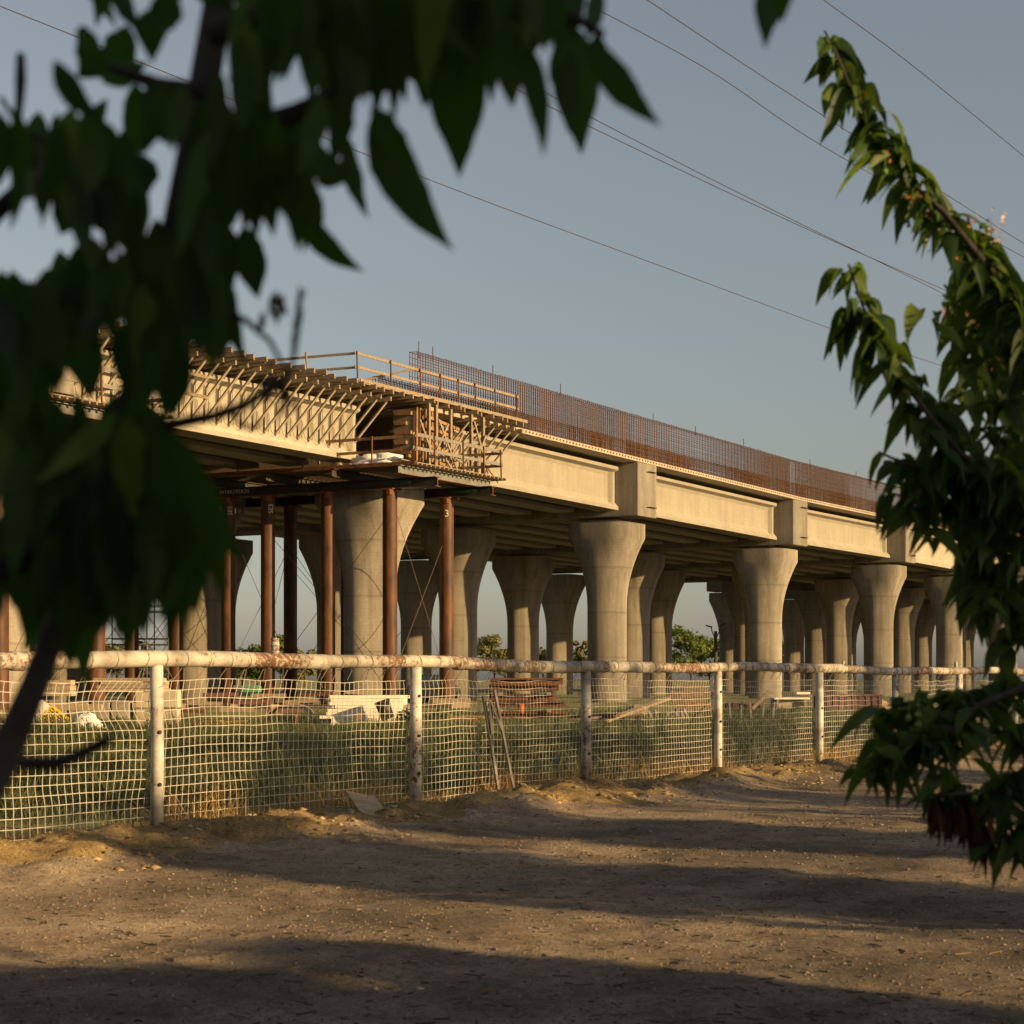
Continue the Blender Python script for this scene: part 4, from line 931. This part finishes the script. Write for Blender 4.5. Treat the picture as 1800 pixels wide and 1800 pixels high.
def palm(px_, D, h, label, seed):
    D *= 1.7; h = (h-1.2)*1.7+1.2
    rr = random.Random(seed); t_ = thing('palm_tree', label, 'palm tree', G0(px_, D, -.1)); mb = MB(); mb.tube([(0,0,0),(.1,0,h*.5),(0,0,h)], [.22,.18,.15], 8); mb.build('trunk', M['bark_far'], t_)
    mb = MB()
    for k in range(34):
        a = rr.random()*6.28; el = rr.uniform(-.3, 1.2); L = rr.uniform(1.6,2.4); pts = []
        for q in range(7):
            f_ = q/6; pts.append(Vector((math.cos(a)*math.cos(el)*L*f_, math.sin(a)*math.cos(el)*L*f_, h+math.sin(el)*L*f_-.8*f_*f_)))
        for q in range(6):
            d_ = (pts[q+1]-pts[q]).normalized(); sd = d_.cross(Vector((0,0,1))).normalized()
            for sg in (-1,1):
                for m_ in range(2):
                    b_ = pts[q].lerp(pts[q+1], m_*.5); tip = b_+sd*sg*.45+d_*.35-Vector((0,0,.2)); mb.add([b_, b_+d_*.11, tip], [(0,1,2)])
    mb.build('fronds', M['palm'], t_)
palm(388, 145, 3.6, 'yellow lit palm between the two leftmost rusty pipes', 3)
palm(412, 150, 2.6, 'shorter dark palm right of the yellow palm', 4)
palm(497, 146, 3.2, 'palm with spread fronds right of the dark rusty pipe', 6)
palm(888, 160, 2.6, 'small dark palm against the shaded column edge', 5)
# ------------------------------------------------------------------ power lines
def wire(pts, label, z):
    """pts: picture points of one cable hung z metres up; sags a little between them"""
    ps = [P(x_, y_, (z-CH)*FPX/(HOR-y_)) for x_, y_ in pts]
    d0 = (ps[0]-ps[1]); d1 = (ps[-1]-ps[-2]); ps = [ps[0]+d0*.5]+ps+[ps[-1]+d1*.5]
    out = []
    for i in range(1, len(ps)-2):
        p0, p1, p2, p3 = ps[i-1], ps[i], ps[i+1], ps[i+2]
        for k in range(10):
            t = k/10; out.append(.5*((2*p1)+(p2-p0)*t+(2*p0-5*p1+4*p2-p3)*t*t+(3*p1-3*p2+p3-p0)*t**3))
    out = [ps[0]]+out+[ps[-2], ps[-1]]
    mb = MB(); mb.tube(out, .009, 5); o = mb.build('power_line', M['cable'], None, True); tag(o, label, 'cable', 'power lines across the sky')
wire([(-60,-13),(300,131),(760,318),(1130,456),(1500,592),(1625,633),(1900,722)], 'lowest power line, running from the upper left corner down to the right branch', 12)
wire([(700,22),(850,100),(1050,212),(1380,380),(1620,497),(1900,640)], 'upper wire of the close pair crossing behind the tree tip', 13)
wire([(700,50),(850,127),(1050,229),(1380,385),(1620,492),(1900,612)], 'lower wire of the close pair crossing behind the tree tip', 13)
wire([(960,-36),(1020,0),(1250,126),(1465,268),(1800,452),(1900,505)], 'thin wire entering at the top centre, the left of two neighbours', 14)
wire([(1080,-38),(1138,0),(1380,160),(1720,378),(1900,490)], 'thin wire entering at the top, just right of its neighbour', 14)
wire([(1390,-44),(1448,0),(1600,112),(1800,275),(1900,360)], 'highest power line crossing the upper right corner', 15)

# ------------------------------------------------------------------ foreground leaves
def leaf(mb, pts, width, side, fold=.25):
    """pts centre line; side a unit vector; cherry leaf outline with a pointed tip, folded along its rib"""
    n = len(pts); base = len(mb.v)
    for i, p_ in enumerate(pts):
        t = i/(n-1); w = width/2*(math.sin(math.pi*min(1, t**.80))**.95 if 0 < t < 1 else .02)*(1.06-.3*t)
        d_ = (pts[min(i+1, n-1)]-pts[max(i-1, 0)]).normalized(); sd = (side-d_*side.dot(d_)).normalized(); up = sd.cross(d_)
        wa = w*random.uniform(.93, 1.05); wc = w*random.uniform(.93, 1.05); fa = fold+random.uniform(-.13, .13); fc = fold+random.uniform(-.13, .13)
        mb.v += [tuple(p_-sd*wa+up*wa*fa), tuple(p_), tuple(p_+sd*wc+up*wc*fc)]
    for i in range(n-1):
        q = base+3*i; mb.f += [(q, q+1, q+4, q+3), (q+1, q+2, q+5, q+4)]
def bez(a, b, c, n=13): return [a*(1-t)**2+b*2*t*(1-t)+c*t*t for t in [k/(n-1) for k in range(n)]]
def img_leaf(mb, x0, y0, x1, y1, w, D, bend=0, tw=None, rnd=random):
    a = P(x0, y0, D+rnd.uniform(-.03,.03)); c = P(x1, y1, D+rnd.uniform(-.04,.04)); L = (c-a).length
    d_ = (c-a).normalized(); s_ = d_.cross(Vector((0,1,0))).normalized(); m_ = (a+c)/2+s_*bend*L+Vector((0, rnd.uniform(-.01,.02), 0))
    tw = rnd.uniform(-.5,.5) if tw is None else tw
    sd = (s_*math.cos(tw)+Vector((0,1,0))*math.sin(tw)); leaf(mb, bez(a, m_, c), w/FPX*D, sd, .2)
LT = thing('cherry_tree', 'out of focus cherry tree hanging in from the upper left, nearest the viewer', 'tree', (-1.1, .9, 0)); linv = Matrix.Translation(-LT.location)
def lb_(mb, name, mat, smooth=True, par=None):
    o = mb.build(name, mat, par or LT, smooth); o.data.transform(linv); return o
DL = 1.22
mb = MB(); tr = [P(400,-140,1.35),P(385,0,1.33),P(362,130,1.31),P(335,280,1.29),P(305,420,1.27),P(255,610,1.25),P(190,830,1.23),P(120,1050,1.21),P(62,1200,1.19),P(5,1335,1.17),P(-70,1450,1.12),Vector((-.75,1.0,.6)),Vector((-1.0,.92,-.05))]
mb.tube(tr, [.012,.0125,.0125,.012,.011,.010,.0095,.0095,.0105,.0125,.018,.03,.045], 12); lb_(mb, 'trunk', M['bark'])
for pts, rr_ in (([(0,1318),(45,1342),(100,1342),(150,1322),(190,1300)], [.0075,.0062,.0055,.005,.0045]), ([(240,760),(320,742),(380,730),(430,712),(465,690),(480,660)], [.006,.005,.0042,.004,.0035,.003]),
                 ([(385,545),(430,562),(475,600),(503,655),(492,700)], [.004,.0025,.002,.0018,.0015]), ([(470,695),(506,668),(517,622)], [.002,.0018,.0018]), ([(405,722),(425,748),(448,752),(462,738)], [.0022,.002,.0018,.0014]), ([(528,505),(524,560),(516,625)], [.0015,.003,.0022]), ([(36,95),(36,140),(33,200),(30,300)], [.0035,.0045,.003,.002]),
                 ([(-20,385),(30,340),(90,300)], [.008,.007,.006]), ([(-20,1010),(40,985),(110,930),(170,880)], [.011,.010,.009,.008]),
                 ([(370,60),(470,20),(620,40),(760,60),(900,20),(1010,30),(1060,60)], [.011,.009,.008,.007,.006,.0045,.003]), ([(340,250),(420,230),(520,200),(600,160),(700,150)], [.009,.009,.008,.006,.004]),
                 ([(355,160),(280,150),(200,120),(140,100)], [.007,.006,.004,.003]), ([(0,170),(40,230),(80,250)], [.002,.002,.002])):
    mb = MB(); mb.tube([P(x_, y_, DL+.03*math.sin(x_*.01)) for x_, y_ in pts], rr_, 7); lb_(mb, 'branch', M['bark'] if pts[0][0] != 528 else M['twig_dark'])
mb = MB(); rn = random.Random(11)
EX = [(790,15,808,312,112,.02,.1),(700,40,742,150,80,0,.2),(655,195,797,440,82,-.10,.1),(650,190,740,300,60,-.1,.5),(612,240,648,385,42,-.1,.3),(528,378,640,478,44,-.16,.2),(905,55,955,275,46,.10,.2),(895,40,900,190,60,0,.2),
 (1005,40,1022,272,84,.0,.1),(985,60,1000,235,60,.05,.2),(1040,72,1163,222,56,-.14,.2),(1045,60,1062,150,40,0,.3),(1385,-60,1345,86,56,-.1,.1),(1385,-70,1375,40,50,0,.2),
 (590,165,545,330,95,.08,.2),(560,275,608,320,60,-.2,.3),(560,250,545,315,60,.1,.3),(690,-40,700,220,110,0,.1),(640,-20,655,210,110,.05,.1),(740,-60,720,170,90,0,.2),(590,-30,585,170,100,0,.1),(540,-40,540,150,100,.03,.1),(850,-60,860,120,80,0,.2),(950,-60,930,110,70,0,.2),(1000,-40,985,120,60,0,.3),
 (820,-80,800,190,130,0,.0),(1060,-20,1030,70,40,0,.4),
 (480,-30,470,140,90,0,.1),(440,-20,430,210,90,.05,.1),(430,60,445,260,80,0,.1),(505,200,520,345,90,.05,.1),(470,230,480,420,100,0,.1),(430,240,440,450,100,0,.1),(520,300,515,425,60,.05,.1),(400,220,395,400,90,0,.1),(540,320,560,420,40,0,.1),
 (95,105,180,215,44,-.16,.3),(150,45,135,135,75,.15,.1),(225,45,150,130,75,.25,.1),(262,15,268,112,60,0,.1),(290,-20,270,60,60,.1,.1),(180,145,260,110,50,.1,.2),(245,140,262,270,95,0,.1),(300,150,275,260,80,.05,.1),
 (45,210,42,440,80,.05,.1),(85,205,75,350,80,0,.1),(120,210,115,380,110,0,.1),(165,215,175,350,90,0,.1),(200,260,205,380,90,0,.1),(245,270,255,350,60,0,.2),(140,330,150,440,110,0,.1),(60,300,70,380,80,0,.1),(180,380,220,430,90,0,.1),
 (330,340,318,420,80,0,.1),(350,230,360,330,60,0,.2),(-10,190,-5,330,60,0,.1),
 (300,400,330,650,120,0,.1),(255,420,250,600,90,0,.1),(350,420,385,650,100,-.03,.1),(400,410,400,560,100,0,.1),(380,480,388,640,70,0,.1),(150,430,165,560,90,0,.1),(200,460,180,580,80,0,.1),(105,470,120,620,110,0,.1),(40,500,50,700,130,0,.1),(-10,500,10,650,110,0,.1),(85,560,100,720,130,0,.1),
 (225,440,228,560,40,0,.1),(130,470,90,540,70,0,.1),(160,540,170,600,60,0,.1),(225,560,235,720,75,0,.1),(270,560,270,760,90,0,.1),(310,600,300,740,60,0,.1),(190,600,150,590,30,0,.1),
 (20,640,30,860,130,0,.1),(70,690,80,900,90,0,.1),(0,760,10,980,110,0,.1),(120,710,130,930,80,0,.1),(230,700,290,960,130,-.08,.1),(180,730,205,980,150,0,.1),(250,740,372,1010,150,-.16,.1),(270,760,340,1060,120,-.12,.1),(150,790,170,1060,150,0,.1),(215,800,230,1100,140,0,.1),(60,800,90,1060,150,0,.1),(110,850,130,1090,140,0,.1),
 (130,960,148,1215,62,.02,.1),(150,900,180,1130,90,0,.1),(290,850,300,1080,110,0,.1),(250,900,262,1090,90,0,.1),(30,930,70,1130,90,.1,.1),(20,1010,50,1100,60,.1,.2),(195,1000,215,1090,60,0,.2),(320,900,345,1075,70,0,.1),(65,1000,75,1120,80,0,.1),(100,960,95,1130,90,0,.1),(215,960,225,1150,70,0,.1),(60,1000,40,1150,70,.1,.1),(110,1000,125,1180,70,0,.1),(290,940,300,1110,80,0,.1),(10,930,15,1110,80,0,.1),(340,830,352,1040,100,-.05,.1),(250,850,258,1090,100,0,.1),(160,1050,168,1120,60,0,.1)]
for k, a in enumerate(EX):
    if a[4] < 76 or k < 14: img_leaf(mb, a[0], a[1], a[2], a[3], a[4]*1.08, DL+.10*math.sin(k*1.7), a[5], a[6]*rn.uniform(-2,2), rn); continue
    m_ = 2 if a[4] < 100 else 3
    for q in range(m_):
        o_ = (q-(m_-1)/2)*a[4]*(.5 if m_ == 2 else .4); img_leaf(mb, a[0]+o_*.6+rn.uniform(-8,8), a[1]+rn.uniform(-35,15), a[2]+o_*1.15+rn.uniform(-10,10), a[3]+rn.uniform(-40,22), a[4]*rn.uniform(.5,.64), DL+.10*math.sin(k*1.7+q), a[5]+rn.uniform(-.07,.07), rn.uniform(-.5,.5), rn)
holes = [(172,662,45,60),(150,590,18,24),(205,240,30,36),(285,310,24,70),(345,55,18,22),(232,72,12,36),(108,130,50,50),(470,125,24,36),(532,170,24,22),(600,125,14,16),(178,140,24,24),(395,75,20,32),(120,375,34,30),(555,260,20,30),(150,460,16,40),(205,475,14,34),(85,485,22,24),(412,410,16,14),(455,440,30,30),(112,195,14,9),(20,290,22,60),(8,400,30,50),(60,150,60,30),(300,75,16,30),(735,70,12,45),(860,180,14,60),(930,130,14,40),(415,570,40,70),(110,716,80,22), (15,965,26,60)]
def blocked(x_, y_): return any(((x_-a)/c)**2+((y_-b)/d)**2 < 1.1 for a, b, c, d in holes)
def mass_ok(x_, y_):
    if y_ < 240: return (130 < x_ < 1050 and y_ < 150) or 330 < x_ < 640 or (30 < x_ < 300 and y_ > 120)
    if y_ < 450: return 20 < x_ < 560
    if y_ < 720: return x_ < 385-max(0, y_-590)*.85
    return x_ < min(365, 275+max(0, y_-770)*.6)-max(0, y_-1020)*.5 and y_ < 1150
cnt = 0
for _ in range(2600):
    x0 = rn.uniform(-40, 1050); y0 = rn.uniform(-120, 980)
    an = rn.gauss(0, .32); L = rn.uniform(150, 270); x1 = x0+math.sin(an)*L; y1 = y0+math.cos(an)*L
    w = rn.uniform(32, 60); ok = True
    for t in (0, .2, .4, .6, .8, 1):
        xx, yy = x0+(x1-x0)*t, y0+(y1-y0)*t
        for ox in ((0,) if t in (0, 1) else (-w*.42, 0, w*.42)):
            if blocked(xx+ox, yy) or (yy > 0 and not mass_ok(xx+ox, yy)): ok = False
    if ok: img_leaf(mb, x0, y0, x1, y1, w, DL+rn.uniform(-.12,.22), rn.uniform(-.1,.1), None, rn); cnt += 1
    if cnt > 215: break
lb_(mb, 'foliage', M['leafL'])
mb = MB()
for k in range(26):
    cx_, cy_ = rn.choice([(475,650),(500,690),(485,520),(450,560),(395,570),(475,670),(175,310),(410,260)]); x0 = cx_+rn.uniform(-14,14); y0 = cy_+rn.uniform(-18,18)
    img_leaf(mb, x0, y0, x0+rn.uniform(-16,16), y0+rn.uniform(10,42), rn.uniform(9,18), DL, rn.uniform(-.2,.2), None, rn)
lb_(mb, 'withered_leaves', M['dead'])
mb = MB()
for k in range(14): x0 = 190+rn.uniform(-14,8); y0 = 1300+rn.uniform(-12,10); img_leaf(mb, x0, y0, x0+rn.uniform(-10,14), y0+rn.uniform(-14,14), 10, DL, 0, None, rn)
for k in range(22):
    t = rn.random(); x0 = 530-14*t+rn.uniform(-3,3); y0 = 505+120*t; img_leaf(mb, x0, y0, x0+rn.uniform(-9,9), y0-rn.uniform(2,14), 6, DL, 0, None, rn)
lb_(mb, 'buds', M['twig_dark'])

RT = thing('cherry_tree', 'cherry tree reaching in from the right with drooping glossy leaves, slightly soft', 'tree', (1.75, 3.7, 0)); rinv = Matrix.Translation(-RT.location)
def rb_(mb, name, mat, smooth=True):
    o = mb.build(name, mat, RT, smooth); o.data.transform(rinv); return o
DR = 3.5
mb = MB(); mb.tube([(1.8,3.7,-.05),(1.72,3.68,.5),(1.6,3.65,1.1),P(2080,1150,3.6),P(2000,800,3.6)], [.09,.07,.05,.035,.02], 10); rb_(mb, 'trunk', M['bark'])
BR = {  # picture paths of the branches, with leaf spread (size, droop) and clusters
 'a': ([(2000,800),(1880,640),(1790,530),(1725,455),(1660,375),(1610,330),(1568,262),(1530,200),(1493,150),(1470,95),(1450,55)], 1.0, 3.5, 46),
 'b': ([(2000,800),(1850,700),(1780,610),(1740,520),(1720,440),(1700,380)], 1.0, 3.65, 26),
 'c': ([(2000,900),(1880,860),(1780,840),(1690,800),(1640,740),(1590,670),(1550,600),(1515,535),(1492,465)], 1.0, 3.4, 36),
 'd': ([(1950,860),(1850,840),(1750,830),(1650,830),(1590,815),(1545,795)], 1.0, 3.5, 36),
 'e': ([(2080,1150),(1950,1000),(1850,930),(1780,900),(1700,890),(1620,880),(1570,868)], 1.0, 3.6, 40),
 'f': ([(1900,900),(1820,760),(1760,640),(1700,560),(1660,500)], 1.0, 3.8, 40),
 'g': ([(1950,1100),(1850,1060),(1780,1030),(1730,1000),(1700,960)], 1.0, 3.6, 40),
 'h': ([(2080,1150),(1900,1185),(1800,1208),(1720,1240),(1672,1285),(1625,1345),(1600,1390)], .9, 3.2, 0),
 'i': ([(1800,1208),(1700,1222),(1630,1232),(1560,1240)], .9, 3.25, 30),
 'j': ([(1672,1285),(1620,1290),(1560,1310),(1520,1350)], .9, 3.15, 26),
 'k': ([(1900,1330),(1790,1370),(1740,1400),(1690,1395),(1640,1400)], .9, 3.2, 22),
 'l': ([(1900,1400),(1840,1440),(1790,1470),(1750,1480)], .9, 3.2, 14),
 'm': ([(1900,1330),(1830,1290),(1790,1280),(1740,1290)], .9, 3.3, 14),
}
lm = MB(); rn = random.Random(23)
def spray(px_, py_, D, size, n, down=1.0, scat=1.0):
    for _ in range(n):
        a = rn.uniform(-1, 1); L = size*rn.uniform(58, 125)/FPX*D; b0 = P(px_+scat*rn.uniform(-16,16), py_+scat*rn.uniform(-12,14), D+rn.uniform(-.03,.03))
        out = Vector((math.sin(a*1.5)*rn.uniform(.4,1), rn.uniform(-.8,.8), rn.uniform(-.3,.5))).normalized(); m_ = b0+out*L*rn.uniform(.25,.5); tip = m_+Vector((out.x*.25*L+rn.uniform(-.25,.25)*L, out.y*.2*L, -L*rn.uniform(.45,.9)*down))
        wv = rn.uniform(.25,.36)*L; sd = Vector((rn.uniform(-1,1), rn.uniform(-.6,.6), 0)); sd = sd.normalized() if sd.length > .2 else Vector((1,0,0))
        leaf(lm, bez(b0, m_, tip, 8), wv, sd, rn.uniform(.1,.45))
for key, (pts, size, D, n) in BR.items():
    mb = MB(); pp = [P(x_, y_, D+.06*math.sin(i*1.3)) if x_ < 1990 else P(x_, y_, 3.6) for i, (x_, y_) in enumerate(pts)]
    mb.tube(pp, [max(.0028, .011*(1-i/len(pp))) for i in range(len(pp))], 7); rb_(mb, 'branch', M['bark'])
    tot = sum(math.hypot(pts[i+1][0]-pts[i][0], pts[i+1][1]-pts[i][1]) for i in range(len(pts)-1)); acc = 0
    for i in range(len(pts)-1):
        seg = math.hypot(pts[i+1][0]-pts[i][0], pts[i+1][1]-pts[i][1]); k = 0
        while n and k < seg:
            f_ = k/seg; x_ = pts[i][0]+(pts[i+1][0]-pts[i][0])*f_; y_ = pts[i][1]+(pts[i+1][1]-pts[i][1])*f_
            if x_ < 1880: spray(x_, y_, D, size*(.72 if (acc+k)/tot > .9 else .92 if key in 'ac' and x_ < 1680 else 1.05), rn.randint(5, 7), scat=(.8 if key in 'ac' and x_ < 1700 else 1.1))
            k += rn.uniform(18, 30)
        acc += seg
for (x_, y_, n) in [(1790,700,8),(1770,760,9),(1740,700,8),(1700,640,8),(1720,770,8),(1680,700,7),(1790,830,9),(1770,900,10),(1730,880,9),(1690,850,8),(1660,860,6),(1795,960,9),(1760,960,9),(1795,1040,9),(1760,1050,9),(1740,1090,7),(1720,1040,7),(1795,1110,9),(1770,1130,7),(1710,930,7),(1600,900,6),(1640,930,5),(1560,870,6),(1620,860,6),
                  (1600,1250,7),(1640,1260,7),(1680,1260,6),(1570,1255,6),(1545,1250,4),(1560,1340,6),(1520,1350,4),(1600,1330,6),(1640,1350,5),(1590,1300,6),(1740,1250,5),(1700,1235,5),(1790,1240,5),(1560,1300,3),(1740,1400,4),(1780,1380,5),(1790,1460,5),(1690,1330,3),(1660,800,6),(1700,600,6),(1640,560,3),(1760,560,3)]:
    spray(x_, y_, 3.5 if y_ < 1200 else 3.2, .95, max(4, int(n*.95)))
rb_(lm, 'foliage', M['leafR'])
lm = MB()
for _ in range(85):
    x0 = rn.uniform(1640,1745); y0 = 1395+rn.uniform(0,35) if x0 < 1720 else 1430+rn.uniform(0,40); L = rn.uniform(40,85); img_leaf(lm, x0, y0, x0+rn.uniform(-14,14), y0+L, rn.uniform(8,17), 3.2+rn.uniform(-.05,.05), rn.uniform(-.1,.1), None, rn)
rb_(lm, 'withered_leaves', M['dead'])
lm = MB()
for cx_, cy_, n in ((1625,385,45),(1745,415,40),(1640,400,20)):
    for _ in range(n):
        x0 = cx_+rn.gauss(0,15); y0 = cy_+rn.gauss(0,20); img_leaf(lm, x0, y0, x0+rn.uniform(-8,8), y0+rn.uniform(-8,8), rn.uniform(4,8), 3.5+rn.uniform(-.04,.04), 0, None, rn)
rb_(lm, 'blossoms', M['blossom'])
lm = MB()
for _ in range(46):
    x_, y_ = rn.choice([(1690,450),(1640,370),(1570,280),(1600,350),(1625,340),(1700,390),(1580,655),(1590,670),(1740,640),(1660,550),(1535,570),(1755,640),(1610,880),(1700,560),(1520,165)]); x0 = x_+rn.gauss(0,9); y0 = y_+rn.gauss(0,10); img_leaf(lm, x0, y0, x0+rn.uniform(-9,9), y0+rn.uniform(-9,9), rn.uniform(4,7), 3.42, 0, None, rn)
rb_(lm, 'bud_scales', M['spur'])['kind'] = 'stuff'
for x_, y_ in ((1614,1257),(1614,1274),(1623,1331),(1713,1403),(1555,302),(1597,1262)):
    mb = MB(); c = P(x_, y_, 3.12); rings = []
    for i in range(7):
        a = math.pi*i/6; rings.append([c+Vector((.0062*math.sin(a)*math.cos(t), .0062*math.sin(a)*math.sin(t), .0068*math.cos(a))) for t in [k*math.pi/5 for k in range(10)]])
    mb.rings(rings); mb.tube([c, c+Vector((.002,0,.03))], .0009, 4); rb_(mb, 'cherry', M['cherry'])

# ------------------------------------------------------------------ orchard trees out of frame to the right; their shadows stripe the track
def orchard_mesh(seed, r, z0, z1, n=4800):
    rr = np.random.default_rng(seed); k = 26; a = rr.random(k)*6.28; q = rr.random(k)**.5*r*.72; ctr = np.stack([np.cos(a)*q, np.sin(a)*q, z0+(z1-z0)*(.15+.75*rr.random(k))], -1)
    rad = r*(.28+.2*rr.random(k)); i = rr.integers(0, k, n); d = rr.normal(size=(n,3)); d /= np.linalg.norm(d, axis=1)[:, None]
    p_ = ctr[i]+d*(rad[i]*rr.random(n)**.4)[:, None]; a_ = rr.normal(size=(n,3)); a_ /= np.linalg.norm(a_, axis=1)[:, None]; b = np.cross(a_, d); b /= np.linalg.norm(b, axis=1)[:, None]+1e-6; L = .11*(.7+.6*rr.random(n))[:, None]
    return np.stack([p_-a_*L, p_-b*L*.55, p_+a_*L, p_+b*L*.55], 1).reshape(-1,3), np.arange(4*n).reshape(-1,4)
def orchard_tree(c_, dist, r, seed, z1=4.2, z0=.3):
    """c_: offset of the shadow band across the sun direction; dist: how far along the sun direction"""
    x_ = .462*c_+.887*dist; y_ = .887*c_-.462*dist
    t_ = thing('orchard_tree', ORD[seed-101]+' leafy orchard tree of the row right of the track', 'tree', (x_, y_, 0), 'orchard trees right of the track')
    V_, F_ = orchard_mesh(seed, r, z0, z1); np_mesh('crown', V_, F_, M['tree_far'], t_)
    mb = MB(); mb.tube([(0,0,-.1),(.03,0,.9),(0,.05,2.2)], [.11,.09,.05], 8); mb.build('trunk', M['bark_far'], t_)
for c_, ds, r, sd, z1 in [(8.95,9,1.5,101,4.1),(11.8,9.5,1.5,102,5.1),(15.6,10,2.15,103,6.5),(20.3,10.5,1.7,104,6.6),(25.1,12,2.0,105,6.8),(29.5,14,1.9,106,6.1),(34.8,16,2.2,107,6.3),(40,18,2.0,108,6.5),
                          (4.1,9,1.8,109,4.0),(2.6,11.5,1.5,114,4.9),(0.9,8.5,1.9,111,6.2),(-1.4,8,1.5,113,6.2),(44,22,2.0,112,6.6)]:
    orchard_tree(c_, ds, r, sd, z1)
orchard_tree(5.5, 8.2, 1.15, 110, 2.9, .2)
_ot = [o for o in bpy.data.objects if o.name.startswith('orchard_tree')]
for _k, (x_, y_) in enumerate([(-13,-7),(-9,-8),(-4.5,-7.5),(0,-8),(4,-7),(8,-6.5),(12,-6),(-15,-2),(-11,-13),(-6,-13),(-1,-13),(4,-12),(9,-12),(-17,4),(16,-9),(13,-14)]):  # rows added out of view to keep skylight off the foreground
    _c = copy_tree(_ot[_k % 4]); _c.location = (x_, y_, 0); _c.rotation_euler.z = _k*1.3; _c.scale = (1.25, 1.25, 1.1)
    _c['group'] = 'orchard trees added behind the viewer'; _c['label'] = (ORD+['fifteenth','sixteenth'])[_k]+' leafy orchard tree added out of view behind the viewer'
